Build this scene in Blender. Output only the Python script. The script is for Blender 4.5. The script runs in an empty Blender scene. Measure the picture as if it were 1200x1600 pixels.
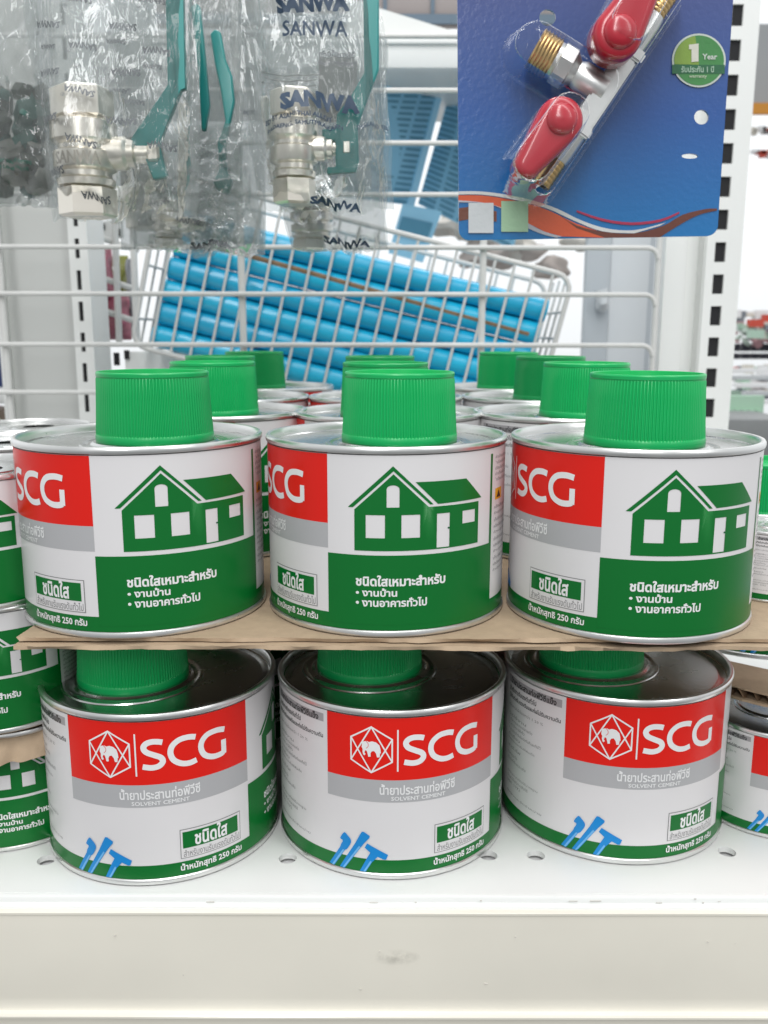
import bpy, bmesh, math, random
from math import sin, cos, pi, radians as R_, atan2, hypot, sqrt
from mathutils import Vector, Matrix, noise
from mathutils.geometry import delaunay_2d_cdt
random.seed(7)
S = 0.0425                      # one design unit = the radius of a tin, in metres
scene = bpy.context.scene
col = scene.collection

# ------------------------------------------------------------------ camera, world, lamps
CZ, FPX, PITCH = 4.3356, 1409.4, R_(11.405)
cd = bpy.data.cameras.new('camera'); cam = bpy.data.objects.new('camera', cd); col.objects.link(cam)
cd.sensor_fit = 'VERTICAL'; cd.sensor_height = 24; cd.sensor_width = 18; cd.lens = FPX/1600*24
cd.clip_start = 0.01; cd.clip_end = 60
cam.matrix_world = Matrix.Translation((0, 0, CZ*S)) @ Matrix.Rotation(pi/2-PITCH, 4, 'X') @ Matrix.Rotation(R_(.11), 4, 'Z')
cd.dof.use_dof = True; cd.dof.focus_distance = 7.0*S; cd.dof.aperture_fstop = 14
scene.camera = cam

w = bpy.data.worlds.new('World'); scene.world = w; w.use_nodes = True
wn = w.node_tree; wn.nodes.clear()
_o = wn.nodes.new('ShaderNodeOutputWorld'); _b = wn.nodes.new('ShaderNodeBackground')
_t = wn.nodes.new('ShaderNodeTexCoord'); _s = wn.nodes.new('ShaderNodeSeparateXYZ')
_ry = wn.nodes.new('ShaderNodeMapRange'); _ry.inputs[1].default_value = -.5; _ry.inputs[2].default_value = .7
_ry.inputs[3].default_value = .58; _ry.inputs[4].default_value = 1.12
_rz = wn.nodes.new('ShaderNodeMapRange'); _rz.inputs[1].default_value = -.5; _rz.inputs[2].default_value = .15
_rz.inputs[3].default_value = .35; _rz.inputs[4].default_value = 1.0
_m = wn.nodes.new('ShaderNodeMath'); _m.operation = 'MULTIPLY'
L = wn.links.new
L(_t.outputs['Generated'], _s.inputs[0]); L(_s.outputs[1], _ry.inputs[0]); L(_s.outputs[2], _rz.inputs[0])
L(_ry.outputs[0], _m.inputs[0]); L(_rz.outputs[0], _m.inputs[1]); L(_m.outputs[0], _b.inputs[1])
_b.inputs[0].default_value = (.95, .98, 1, 1); L(_b.outputs[0], _o.inputs[0])

def area(name, loc, target, sx, sy, watts, color=(1, 1, 1)):
    d = bpy.data.lights.new(name, 'AREA'); d.shape = 'RECTANGLE'; d.size = sx*S; d.size_y = sy*S; d.energy = watts; d.color = color
    o = bpy.data.objects.new(name, d); col.objects.link(o); o.location = Vector(loc)*S
    o.rotation_euler = (Vector(target)-Vector(loc)).to_track_quat('-Z', 'Y').to_euler()
    return o
area('ceiling_tube_light', (-3, -12, 28), (0, 8, 1), 5, 40, 14)
area('ceiling_tube_light', (14, -6, 26), (0, 8, 1), 5, 40, 6)
area('ceiling_tube_light', (0, 34, 34), (0, 18, 2), 40, 6, 9)
scene.view_settings.view_transform = 'Standard'; scene.view_settings.look = 'None'
scene.view_settings.exposure = 0.08; scene.view_settings.gamma = 1
scene.cycles.max_bounces = 12; scene.cycles.transparent_max_bounces = 40; scene.cycles.glossy_bounces = 5
scene.cycles.sample_clamp_indirect = 4; scene.cycles.caustics_reflective = False; scene.cycles.caustics_refractive = False
scene.cycles.use_denoising = True

# ------------------------------------------------------------------ helpers
def U(px, py, Y):
    """the point at depth Y that stands where the photograph shows (px, py)"""
    a = PITCH + math.atan((py-800)/FPX)
    d = Y/cos(PITCH) if False else None
    z = -Y*math.tan(a); depth = Y*cos(PITCH) - z*sin(PITCH)
    return ((px-600)/FPX*depth, Y, CZ+z)

def setp(o, label=None, cat=None, group=None, kind=None):
    if label: o['label'] = label
    if cat: o['category'] = cat
    if group: o['group'] = group
    if kind: o['kind'] = kind
    return o

def mesh_obj(name, verts, faces, mats, parent=None, midx=None, smooth=True, loc=None, auto=None):
    me = bpy.data.meshes.new(name)
    me.from_pydata([(v[0]*S, v[1]*S, v[2]*S) for v in verts], [], faces)
    for m in (mats if isinstance(mats, (list, tuple)) else [mats]): me.materials.append(m)
    if midx: me.polygons.foreach_set('material_index', midx)
    me.polygons.foreach_set('use_smooth', [smooth]*len(me.polygons))
    me.update()
    if auto: me.set_sharp_from_angle(angle=R_(auto))
    o = bpy.data.objects.new(name, me); col.objects.link(o)
    if parent: o.parent = parent
    if loc: o.location = Vector(loc)*S
    return o

def empty(name, loc, label, cat, group=None, rz=0, sc=1):
    o = bpy.data.objects.new(name, None); col.objects.link(o); o.location = Vector(loc)*S
    o.rotation_euler = (0, 0, rz); o.scale = (sc, sc, sc); o.empty_display_size = .01
    return setp(o, label, cat, group)

class MB:
    def __init__(s): s.v = []; s.f = []; s.m = []
    def add(s, v, f, m=0):
        b = len(s.v); s.v += [tuple(p) for p in v]; s.f += [tuple(b+i for i in q) for q in f]; s.m += [m]*len(f); return s
    def box(s, x0, x1, y0, y1, z0, z1, m=0, M=None):
        v = [(x, y, z) for z in (z0, z1) for y in (y0, y1) for x in (x0, x1)]
        if M: v = [tuple(M @ Vector(p)) for p in v]
        return s.add(v, [(0, 2, 3, 1), (4, 5, 7, 6), (0, 1, 5, 4), (2, 6, 7, 3), (0, 4, 6, 2), (1, 3, 7, 5)], m)
    def bbox(s, x0, x1, y0, y1, z0, z1, b=.02, m=0):
        bm = bmesh.new(); bmesh.ops.create_cube(bm, size=1)
        for v in bm.verts: v.co = Vector(((x0+x1)/2+v.co.x*(x1-x0), (y0+y1)/2+v.co.y*(y1-y0), (z0+z1)/2+v.co.z*(z1-z0)))
        bmesh.ops.bevel(bm, geom=bm.edges[:], offset=b, segments=2, affect='EDGES', profile=.5)
        s.bm(bm, m); return s
    def bm(s, bm, m=0):
        bm.verts.index_update(); s.add([v.co[:] for v in bm.verts], [[v.index for v in f.verts] for f in bm.faces], m); bm.free(); return s
    def lathe(s, prof, n=64, m=0, M=None, a0=0, hexa=None):
        v = []; 
        for r, z in prof:
            for i in range(n):
                a = 2*pi*i/n; rr = r
                p = Vector((rr*cos(a), rr*sin(a), z)); v.append(tuple(M @ p) if M else tuple(p))
        f = [(k*n+i, k*n+(i+1) % n, (k+1)*n+(i+1) % n, (k+1)*n+i) for k in range(len(prof)-1) for i in range(n)]
        return s.add(v, f, m)
    def prism(s, n, r, z0, z1, m=0, M=None, bev=.04, rot=0):
        prof = [(0, z0), (r-bev, z0), (r, z0+bev*.6), (r, z1-bev*.6), (r-bev, z1), (0, z1)]
        v = []
        for rr, z in prof:
            for i in range(n):
                a = 2*pi*i/n+rot; p = Vector((rr*cos(a), rr*sin(a), z)); v.append(tuple(M @ p) if M else tuple(p))
        return s.add(v, [(k*n+i, k*n+(i+1) % n, (k+1)*n+(i+1) % n, (k+1)*n+i) for k in range(5) for i in range(n)], m)
    def tube(s, pts, r, n=8, m=0, cap=True):
        pts = [Vector(p) for p in pts]; v = []; f = []
        up = None
        for i, p in enumerate(pts):
            t = ((pts[i+1]-p).normalized() if i+1 < len(pts) else Vector((0, 0, 0))) + ((p-pts[i-1]).normalized() if i else Vector((0, 0, 0)))
            t.normalize()
            if up is None: up = t.orthogonal().normalized()
            up = (up - t*up.dot(t)).normalized(); q = t.cross(up)
            for k in range(n):
                a = 2*pi*k/n; v.append(tuple(p+(up*cos(a)+q*sin(a))*r))
        for i in range(len(pts)-1):
            f += [(i*n+k, i*n+(k+1) % n, (i+1)*n+(k+1) % n, (i+1)*n+k) for k in range(n)]
        if cap: f += [tuple(range(n))[::-1], tuple((len(pts)-1)*n+k for k in range(n))]
        return s.add(v, f, m)
    def obj(s, name, mats, parent=None, smooth=True, auto=35, loc=None):
        return mesh_obj(name, s.v, s.f, mats, parent, s.m, smooth, loc, auto)

# flat artwork: outlines are united with the non-zero rule, so overlapping strokes give one clean sheet
def ccw(p):
    a = sum(p[i][0]*p[(i+1) % len(p)][1]-p[(i+1) % len(p)][0]*p[i][1] for i in range(len(p)))
    return p if a > 0 else p[::-1]
def cw(p): return ccw(p)[::-1]
def union(loops):
    V = []; E = []
    for p in loops:
        b = len(V); V += [Vector(q) for q in p]; E += [(b+i, b+(i+1) % len(p)) for i in range(len(p))]
    if not V: return [], []
    r = delaunay_2d_cdt(V, E, [], 0, 1e-6); vv = r[0]
    segs = []
    bb = [(min(q[0] for q in p), max(q[0] for q in p), min(q[1] for q in p), max(q[1] for q in p)) for p in loops]
    F = []
    for f in r[2]:
        x = sum(vv[i].x for i in f)/3; y = sum(vv[i].y for i in f)/3; wd = 0
        for p, b in zip(loops, bb):
            if x > b[1] or x < b[0] or y < b[2] or y > b[3]: continue
            n = len(p)
            for i in range(n):
                x0, y0 = p[i]; x1, y1 = p[(i+1) % n]
                if (y0 <= y) != (y1 <= y) and x0+(y-y0)/(y1-y0)*(x1-x0) > x: wd += 1 if y1 > y0 else -1
        if wd: F.append(tuple(f))
    return [(v.x, v.y) for v in vv], F
def ribbon(pts, wd, closed=False):
    n = len(pts); A = []; B = []
    for i in range(n):
        p = Vector(pts[i]); a = Vector(pts[i-1]) if (i or closed) else None; b = Vector(pts[(i+1) % n]) if (i < n-1 or closed) else None
        d1 = (p-a).normalized() if a is not None else None; d2 = (b-p).normalized() if b is not None else None
        if d1 is None: d1 = d2
        if d2 is None: d2 = d1
        t = (d1+d2).normalized(); nn = Vector((-t.y, t.x)); k = wd/2/max(.4, nn.dot(Vector((-d1.y, d1.x))))
        A.append(tuple(p+nn*k)); B.append(tuple(p-nn*k))
    out = []
    for i in range(n if closed else n-1):
        j = (i+1) % n; out.append(ccw([A[i], A[j], B[j], B[i]]))
    return out
def smooth_path(P, k=5, closed=False):
    out = []; n = len(P)
    for i in range(n if closed else n-1):
        g = lambda j: Vector(P[j % n]) if closed else Vector(P[max(0, min(n-1, j))])
        p0, p1, p2, p3 = g(i-1), g(i), g(i+1), g(i+2)
        for t in [q/k for q in range(k)]:
            out.append(tuple(.5*((2*p1)+(p2-p0)*t+(2*p0-5*p1+4*p2-p3)*t*t+(3*p1-p0-3*p2+p3)*t**3)))
    if not closed: out.append(tuple(P[-1]))
    return out
_tc = {}
def text_loops(body, bold=0.0, res=2, spacing=1.0):
    key = (body, bold, res, spacing)
    if key in _tc: return _tc[key]
    c = bpy.data.curves.new('t', 'FONT'); c.body = body; c.fill_mode = 'NONE'; c.resolution_u = res; c.space_character = spacing
    o = bpy.data.objects.new('t', c); col.objects.link(o)
    dg = bpy.context.evaluated_depsgraph_get(); dg.update()
    me = bpy.data.meshes.new_from_object(o.evaluated_get(dg))
    co = [v.co.xy.to_tuple() for v in me.vertices]; nb = {}
    for e in me.edges:
        a, b = e.vertices; nb.setdefault(a, []).append(b); nb.setdefault(b, []).append(a)
    seen = set(); loops = []
    for st in range(len(co)):
        if st in seen or st not in nb: continue
        Lp = [st]; seen.add(st); n = st+1 if st+1 in nb[st] else nb[st][0]
        while n not in seen:
            Lp.append(n); seen.add(n)
            m = [k for k in nb[n] if k not in seen]
            if not m: break
            n = m[0]
        loops.append([co[i] for i in Lp])
    bpy.data.objects.remove(o); bpy.data.curves.remove(c); bpy.data.meshes.remove(me)
    if loops:
        ar = lambda p: sum(p[i-1][0]*p[i][1]-p[i][0]*p[i-1][1] for i in range(len(p)))
        def inside(pt, p):
            c = False
            for i in range(len(p)):
                (x0, y0), (x1, y1) = p[i-1], p[i]
                if (y0 <= pt[1]) != (y1 <= pt[1]) and x0+(pt[1]-y0)/(y1-y0)*(x1-x0) > pt[0]: c = not c
            return c
        A_ = [ar(p) for p in loops]
        SG = []
        for i, p in enumerate(loops):
            hole = any(j != i and A_[j]*A_[i] < 0 and abs(A_[j]) > abs(A_[i]) and inside(p[0], loops[j]) for j in range(len(loops)))
            SG.append((1 if A_[i] > 0 else -1)*(-1 if hole else 1))
        out = []
        for p, sg in zip(loops, SG):
            q = []; n = len(p)
            for i in range(n):
                a, b, c2 = Vector(p[i-1]), Vector(p[i]), Vector(p[(i+1) % n])
                if (b-a).length < 1e-6 or (c2-b).length < 1e-6: continue
                d1 = (b-a).normalized(); d2 = (c2-b).normalized(); t = d1+d2
                if t.length < .2: t = d1
                t.normalize(); nn = Vector((t.y, -t.x)); k = min(1.8, 1/max(.3, nn.dot(Vector((d1.y, -d1.x)))))
                q.append(tuple(b+nn*bold*k*sg))
            if len(q) > 2: out.append(q)
        loops = out
    _tc[key] = loops
    return loops
def text_fit(body, x0, x1, y0, y1, bold=0.0, res=2, spacing=1.0):
    """outlines of the words scaled to fill the box"""
    Lp = text_loops(body, bold, res, spacing)
    xs = [q[0] for p in Lp for q in p]; ys = [q[1] for p in Lp for q in p]
    a, b, c, d = min(xs), max(xs), min(ys), max(ys)
    return [[(x0+(x-a)/(b-a)*(x1-x0), y0+(y-c)/(d-c)*(y1-y0)) for x, y in p] for p in Lp]
def rect(x0, y0, x1, y1): return [(x0, y0), (x1, y0), (x1, y1), (x0, y1)]
def disc(cx, cy, r, n=32, ry=None): return [(cx+r*cos(2*pi*i/n), cy+(ry or r)*sin(2*pi*i/n)) for i in range(n)]
def extrude(loops, t, place, m=0, mb=None):
    """sheet of thickness t: place(u, v, depth) puts a point of the outline in the world"""
    v, f = union(loops); mb = mb or MB()
    cnt = {}
    for q in f:
        for i in range(3): cnt[(q[i], q[(i+1) % 3])] = 1
    n = len(v); V = [place(a, b, 0) for a, b in v]+[place(a, b, t) for a, b in v]
    F = [tuple(q) for q in f]+[tuple(i+n for i in q[::-1]) for q in f]
    F += [(b, a, a+n, b+n) for (a, b) in cnt if (b, a) not in cnt]
    return mb.add(V, F, m)

# ------------------------------------------------------------------ materials
def mat(name, color, rough=.5, metal=0, bump=0, bscale=200, coat=0, spec=.5, vary=0, vscale=40, trans=0, stretch=None, rvary=0):
    m = bpy.data.materials.new(name); m.use_nodes = True; nt = m.node_tree; b = nt.nodes['Principled BSDF']
    b.inputs['Base Color'].default_value = (*color, 1); b.inputs['Roughness'].default_value = rough
    b.inputs['Metallic'].default_value = metal; b.inputs['Specular IOR Level'].default_value = spec
    b.inputs['Coat Weight'].default_value = coat; b.inputs['Coat Roughness'].default_value = .12
    b.inputs['Transmission Weight'].default_value = trans
    tc = nt.nodes.new('ShaderNodeTexCoord'); mp = nt.nodes.new('ShaderNodeMapping')
    nt.links.new(tc.outputs['Object'], mp.inputs[0])
    if stretch: mp.inputs['Scale'].default_value = stretch
    if bump:
        n = nt.nodes.new('ShaderNodeTexNoise'); n.inputs['Scale'].default_value = bscale/S*.0425; n.inputs['Detail'].default_value = 4
        bp = nt.nodes.new('ShaderNodeBump'); bp.inputs['Strength'].default_value = bump; bp.inputs['Distance'].default_value = .0004
        nt.links.new(mp.outputs[0], n.inputs[0]); nt.links.new(n.outputs[0], bp.inputs['Height']); nt.links.new(bp.outputs[0], b.inputs['Normal'])
    if vary or rvary:
        n = nt.nodes.new('ShaderNodeTexNoise'); n.inputs['Scale'].default_value = vscale; n.inputs['Detail'].default_value = 6
        nt.links.new(mp.outputs[0], n.inputs[0])
        if vary:
            mr = nt.nodes.new('ShaderNodeMapRange'); mr.inputs[1].default_value = .3; mr.inputs[2].default_value = .7
            mr.inputs[3].default_value = 1-vary; mr.inputs[4].default_value = 1+vary*.4
            mx = nt.nodes.new('ShaderNodeVectorMath'); mx.operation = 'SCALE'; mx.inputs[0].default_value = color
            nt.links.new(n.outputs[0], mr.inputs[0]); nt.links.new(mr.outputs[0], mx.inputs['Scale']); nt.links.new(mx.outputs[0], b.inputs['Base Color'])
        if rvary:
            mr = nt.nodes.new('ShaderNodeMapRange'); mr.inputs[1].default_value = .3; mr.inputs[2].default_value = .7
            mr.inputs[3].default_value = max(.02, rough-rvary); mr.inputs[4].default_value = rough+rvary
            nt.links.new(n.outputs[0], mr.inputs[0]); nt.links.new(mr.outputs[0], b.inputs['Roughness'])
    return m
tin = mat('tinplate', (.80, .80, .79), .33, 1, bump=.06, bscale=160, rvary=.06, vscale=120)
tin_lid = mat('tinplate_lid', (.62, .63, .62), .25, 1, bump=.12, bscale=700, vary=.06, rvary=.06, vscale=60)
INK = dict(white=(.70, .685, .69), red=(.72, .012, .006), grey=(.42, .42, .43), green=(.001, .145, .022), dark=(.03, .03, .03),
           pale=(.78, .78, .78), blue=(.01, .24, .62), blight=(.16, .45, .78), yellow=(.75, .40, .02), tgrey=(.22, .22, .22), hgrey=(.36, .35, .36), dgreen=(.01, .10, .04))
INKN = list(INK)
inks = [mat('label_'+k, c, .34, 0, coat=.05, vary=.03, vscale=25, spec=.3, bump=.05, bscale=35) for k, c in INK.items()]
capm = mat('green_cap_plastic', (.002, .43, .11), .36, coat=.0, vary=.05, vscale=30, bump=.05, bscale=300, rvary=.08)
def per_object(m, lo, hi):
    # every copy gets its own small shift in tone
    nt = m.node_tree; b = nt.nodes['Principled BSDF']; src = b.inputs['Base Color'].links[0].from_socket
    oi = nt.nodes.new('ShaderNodeObjectInfo'); mr = nt.nodes.new('ShaderNodeMapRange'); mr.inputs[3].default_value = lo; mr.inputs[4].default_value = hi
    vm = nt.nodes.new('ShaderNodeVectorMath'); vm.operation = 'SCALE'
    nt.links.new(oi.outputs['Random'], mr.inputs[0]); nt.links.new(src, vm.inputs[0]); nt.links.new(mr.outputs[0], vm.inputs['Scale']); nt.links.new(vm.outputs[0], b.inputs['Base Color'])
per_object(capm, .86, 1.06)
whitem = mat('white_powder_coat', (.78, .79, .77), .38, bump=.06, bscale=500, vary=.03, vscale=12)
wirem = mat('white_coated_wire', (.66, .66, .64), .35, vary=.05, vscale=60)
greym = mat('grey_white_board', (.58, .59, .57), .5, vary=.03, vscale=10)
darkm = mat('painted_slot_shade', (.012, .012, .014), .8)  # near-black colour stands in for the shade inside slots and holes

# ------------------------------------------------------------------ the tin of solvent cement
BH = 1.4532
def label_mesh():
    mb = MB(); lay = [0]
    def add(loops, color, k=None, holes=None):
        lay[0] += 1
        v, f = union(loops if holes is None else [ccw(p) for p in loops]+[cw(p) for p in holes])
        if not f: return
        bm = bmesh.new(); vs = [bm.verts.new((x, y, 0)) for x, y in v]
        for q in f:
            try: bm.faces.new([vs[i] for i in q])
            except ValueError: pass
        xs = [p[0] for p in v]; a = math.floor(min(xs)/3)*3; b = max(xs)
        while a < b:
            if a > min(xs): bmesh.ops.bisect_plane(bm, geom=bm.verts[:]+bm.edges[:]+bm.faces[:], plane_co=(a, 0, 0), plane_no=(1, 0, 0))
            a += 3
        r = .9855+(k if k is not None else 1)*.0011
        for vv in bm.verts:
            A = R_(vv.co.x); h = vv.co.y; vv.co = (r*sin(A), -r*cos(A), h)
        mb.bm(bm, INKN.index(color))
    D = 57.3
    def T(body, x0, x1, y0, y1, color, k=3, bold=0.0, res=2): add(text_fit(body, x0, x1, y0, y1, bold, res), color, k)
    for a in range(-180, 180, 3): pass
    add([rect(-180, .055, 180, 1.388)], 'white', 0)
    add([rect(-180, .055, 180, .172)], 'green', 1)
    add([rect(-88.5, .866, 0, 1.388)], 'red', 1)
    add([rect(-88.5, .676, 0, .866)], 'grey', 1)
    add([[(0, .1), (83.4, .1), (83.4, 1.345), (81.6, 1.345), (81.4, .64), (0, .64)]], 'green', 2)
    # emblem
    hx = [(-66.55, 1.311), (-57, 1.212), (-57, 1.022), (-66.55, .928), (-76.1, 1.022), (-76.1, 1.212)]
    sc = lambda P: [(x/D, y) for x, y in P]
    us = lambda Ls: [[(x*D, y) for x, y in p] for p in Ls]
    hs = sc(hx); lp = ribbon(hs, .0125, True)
    for a, b in ((0, 2), (0, 4), (3, 1), (3, 5)): lp += ribbon([hs[a], hs[b]], .0115)
    add(us(lp), 'pale', 3)
    el = [(-70.8,1.174),(-70.0,1.186),(-68.4,1.19),(-67.6,1.183),(-66.2,1.191),(-64.3,1.184),(-62.8,1.161),(-62.3,1.127),(-62.1,1.094),(-62.5,1.095),(-62.7,1.060),(-63.9,1.059),(-64.3,1.090),(-65.2,1.111),(-66.3,1.107),(-66.9,1.089),(-66.8,1.062),(-67.9,1.059),(-68.2,1.083),(-68.6,1.108),(-69.3,1.112),(-69.7,1.092),(-69.2,1.081),(-69.6,1.068),(-70.3,1.074),(-70.6,1.100),(-70.5,1.120),(-71.0,1.137)]
    add([ccw([(x, y) for x, y in el])], 'pale', 3)
    add(us(ribbon(smooth_path(sc([(-68.9, 1.188), (-68.0, 1.17), (-68.0, 1.145), (-68.9, 1.13)]), 3), .004)), 'red', 4)
    add([rect(-54.8, .942, -54.1, 1.293)], 'pale', 3)
    # the three big letters as flat strokes
    for P in ([(-42.4,1.214),(-44.4,1.222),(-47.3,1.224),(-49.7,1.209),(-50.8,1.178),(-49.7,1.142),(-46.5,1.115),(-43.4,1.089),(-42.6,1.054),(-44.3,1.020),(-47.5,1.009),(-51.5,1.021)],
              [(-27.6,1.216),(-30.7,1.226),(-35.0,1.216),(-38.2,1.173),(-39.1,1.115),(-37.8,1.055),(-34.3,1.016),(-30.6,1.009),(-27.5,1.022)],
              [(-13.2,1.214),(-17.2,1.225),(-21.9,1.212),(-24.7,1.165),(-25.2,1.105),(-23.6,1.046),(-19.9,1.014),(-16.0,1.012),(-13.9,1.024),(-13.9,1.13)]):
        q = sc(P)
        if len(P) == 10: pp = smooth_path(q[:9], 4)+[q[9]]; lp = ribbon(smooth_path(q[:9], 4), .046)+ribbon([(q[8][0], q[8][1]-.014), q[9]], .046)
        else: lp = ribbon(smooth_path(q, 4), .046)
        add(us(lp), 'pale', 3)
    T('น้ำยาประสานท่อพีวีซี', -62.7, -26.4, .742, .835, 'pale', 3, .022)
    T('SOLVENT CEMENT', -57.4, -31.4, .693, .727, 'pale', 3, .02)
    # blue pipes
    add([ccw([(-82.0,.236),(-79.4,.219),(-85.2,.058),(-87.9,.066)]), ccw([(-74.2,.301),(-71.5,.269),(-79.6,.058),(-82.3,.06)]), ccw([(-68.6,.180),(-66.1,.151),(-69.2,.057),(-72.1,.057)])], 'blue', 3)
    add([ccw([(-80.4,.225),(-79.6,.22),(-85.5,.058),(-86.4,.061)]), ccw([(-72.4,.28),(-71.7,.27),(-79.9,.058),(-80.8,.058)]), ccw([(-67.0,.16),(-66.3,.152),(-69.5,.057),(-70.4,.057)])], 'blight', 4)
    add([ccw(smooth_path([(-79.8,.376),(-78.2,.357),(-76.7,.33),(-76.3,.299),(-77.7,.249),(-79.4,.219),(-82.0,.236),(-80.6,.29),(-80.8,.306),(-81.9,.317)], 2, True)),
         ccw([(-71.0,.409),(-69.9,.408),(-67.2,.378),(-67.4,.361),(-69.7,.313),(-71.5,.269),(-74.2,.301),(-71.9,.381)]),
         ccw([(-68.5,.311),(-58.7,.222),(-59.6,.18),(-60.6,.178),(-63.5,.201),(-66.1,.151),(-68.6,.180),(-67.0,.232),(-69.7,.271)])], 'blue', 5)
    # boxed line
    add([rect(-36.7, .198, -5.9, .452)], 'tgrey', 2); add([rect(-36.35, .204, -6.25, .446)], 'white', 3)
    add([rect(-35.5, .286, -7.6, .428)], 'green', 4)
    T('ชนิดใส', -30.0, -13.6, .296, .432, 'pale', 5, .03)
    T('สำหรับงานรับแรงดันทั่วไป', -35.3, -6.9, .212, .275, 'tgrey', 4, .004)
    T('น้ำหนักสุทธิ 250 กรัม', -36.9, -5.6, .078, .158, 'pale', 4, .026)
    # house
    rb = [(9.6, 1.001), (29.2, 1.311), (47.2, 1.018), (45.6, 1.018), (29.4, 1.274), (11.9, 1.001)]
    add([ccw(rb)], 'green', 2)
    add([ccw([(38.9, 1.19), (64.0, 1.19), (74.2, 1.024), (49.3, 1.018)])], 'green', 2)
    body = [(12.5, .985), (29.4, 1.252), (45.0, 1.0), (72.2, 1.0), (72.2, .674), (12.5, .674)]
    arch = [(26.5, 1.004), (32.0, 1.004), (32.0, 1.14)]+[(29.25+2.75*cos(pi*i/10), 1.14+.03*sin(pi*i/10)) for i in range(1, 10)]+[(26.5, 1.14)]
    holes = [rect(17.5, .772, 25.8, .946), rect(32.9, .772, 41.1, .946), arch, rect(48.9, .684, 55.2, .944), rect(62.2, .846, 69.8, .944)]
    add([body], 'green', 2, holes=holes)
    add([disc(54.7, .829, .55, 10, .007)], 'dgreen', 3)
    T('ชนิดใสเหมาะสำหรับ', 13.0, 53.4, .402, .488, 'pale', 3, .034)
    T('• งานบ้าน', 13.0, 31.2, .322, .388, 'pale', 3, .03)
    T('• งานอาคารทั่วไป', 13.0, 44.6, .242, .314, 'pale', 3, .03)
    # small print
    add([rect(-132, 1.284, -90.6, 1.353)], 'hgrey', 1)
    T('น้ำยาประสานท่อพีวีซีแข็ง', -129, -93.6, 1.288, 1.35, 'dark', 2, .03, 1)
    T('สำหรับงานรับแรงดันทั่วไป', -131, -106, 1.212, 1.262, 'dark', 1, .02, 1)
    T('ใช้กับท่อรับแรงดันและท่อไม่รับความดัน', -131, -91, 1.146, 1.19, 'dark', 1, .02, 1)
    rows = [('เนื้อกาวไม่น้อยกว่า 1 20 %', -101, 1.065), ('วิธีใช้งาน', -113, .98), ('1. ทำความสะอาดปลายท่อ', -108, .935), ('2. ทาน้ำยาให้ทั่ว', -114, .89), ('3. สวมท่อเข้ากับข้อต่อทันทีและทิ้งไว้', -102, .84),
            ('คำเตือน', -118, .79), ('ห้ามสูดดมและเก็บให้พ้นเด็ก', -106, .745), ('สารไวไฟ', -117, .68), ('ข้อควรระวัง', -120, .61), ('เก็บในที่เย็นและแห้ง', -112, .56), ('ผลิตในประเทศไทยได้มาตรฐาน', -103, .43), ('ปิดฝาให้สนิทหลังใช้', -110, .385), ('มอก. 1032', -116, .34), ('ผู้ผลิตและจัดจำหน่าย', -100, .235)]
    for tx, xr, y in rows: T(tx, -131, xr, y, y+.03, 'tgrey', 1, 0, 1)
    for i, y in enumerate((1.30, 1.255, 1.21, 1.165, 1.12)): T('คำเตือนอันตราย'[i % 3:], 86.5, 108-3*(i % 3), y, y+.028, 'tgrey', 1, 0, 1)
    add([rect(87, .97, 95.4, 1.06)], 'yellow', 1); add([[(88.5, .985), (93.9, .985), (91.2, 1.045)]], 'dark', 2)
    for i in range(11):
        y = .93-.052*i; T(('หลีกเลี่ยงการสัมผัสผิวหนัง', 'ห้ามสูดดมไอระเหย', 'เก็บให้ห่างจากเปลวไฟ')[i % 3], 86.5, 122-4*(i*7 % 4), y-.03, y, 'tgrey', 1, 0, 1)
    return mb

def build_can():
    root = empty('tin_can', (0, 0, 0), '', 'tin')
    p = [(0, .02), (.9, .02), (.93, .004), (.985, 0), (.998, .012), (1.0, .03), (.996, .045), (.985, .053), (.978, .056), (.978, 1.39), (.984, 1.394), (.996, 1.402), (1.0, 1.418), (.9985, 1.437), (.99, 1.45), (.976, 1.4532), (.962, 1.449), (.953, 1.436), (.950, 1.40), (.948, 1.372)]
    MB().lathe(p, 128).obj('body', tin, root)
    q = [(.948, 1.380), (.938, 1.372), (.90, 1.372), (.885, 1.380), (.865, 1.384), (.5, 1.386), (0, 1.386)]
    lid = MB().lathe(q, 128).obj('lid', tin_lid, root)
    # collar under the cap, off the middle of the lid; the lid turns as one with the cap
    c = MB().lathe([(.60, 1.384), (.592, 1.395), (.575, 1.398), (.558, 1.394), (.548, 1.388), (.52, 1.388), (.505, 1.396), (.49, 1.41), (.45, 1.412), (.3, 1.412)], 96, M=Matrix.Translation((0, -.222, 0)))
    c.obj('collar', tin_lid, root)
    label_mesh().obj('label', inks, root, smooth=True, auto=None)
    # ribbed cap
    n = 110*4; z0 = 1.412; zt = 1.960
    prof = [(.440, z0, 0), (.4655, z0, 0), (.468, z0+.008, 0), (.467, z0+.048, 0), (.463, z0+.058, 0), (.459, z0+.066, 1), (.451, 1.60, 1), (.442, 1.78, 1), (.436, 1.905, 1), (.434, 1.918, 0), (.439, 1.926, 0), (.440, 1.948, 0), (.436, 1.957, 0), (.430, zt, 0), (.420, zt, 0), (.414, 1.955, 0), (.409, 1.905, 0), (.403, 1.895, 0), (.2, 1.892, 0), (.0, 1.892, 0)]
    v = []
    for r, z, rb in prof:
        for i in range(n):
            a = 2*pi*i/n; rr = r+(rb*(.0042, .0042, -.0042, -.0042)[i % 4]); v.append((rr*cos(a), rr*sin(a)-.222, z))
    f = [(k*n+i, k*n+(i+1) % n, (k+1)*n+(i+1) % n, (k+1)*n+i) for k in range(len(prof)-1) for i in range(n)]
    mesh_obj('cap', v, f, capm, root, auto=25)
    return root
proto = build_can(); used = [False]
def children(o): return [c for c in bpy.data.objects if c.parent == o]
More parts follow.
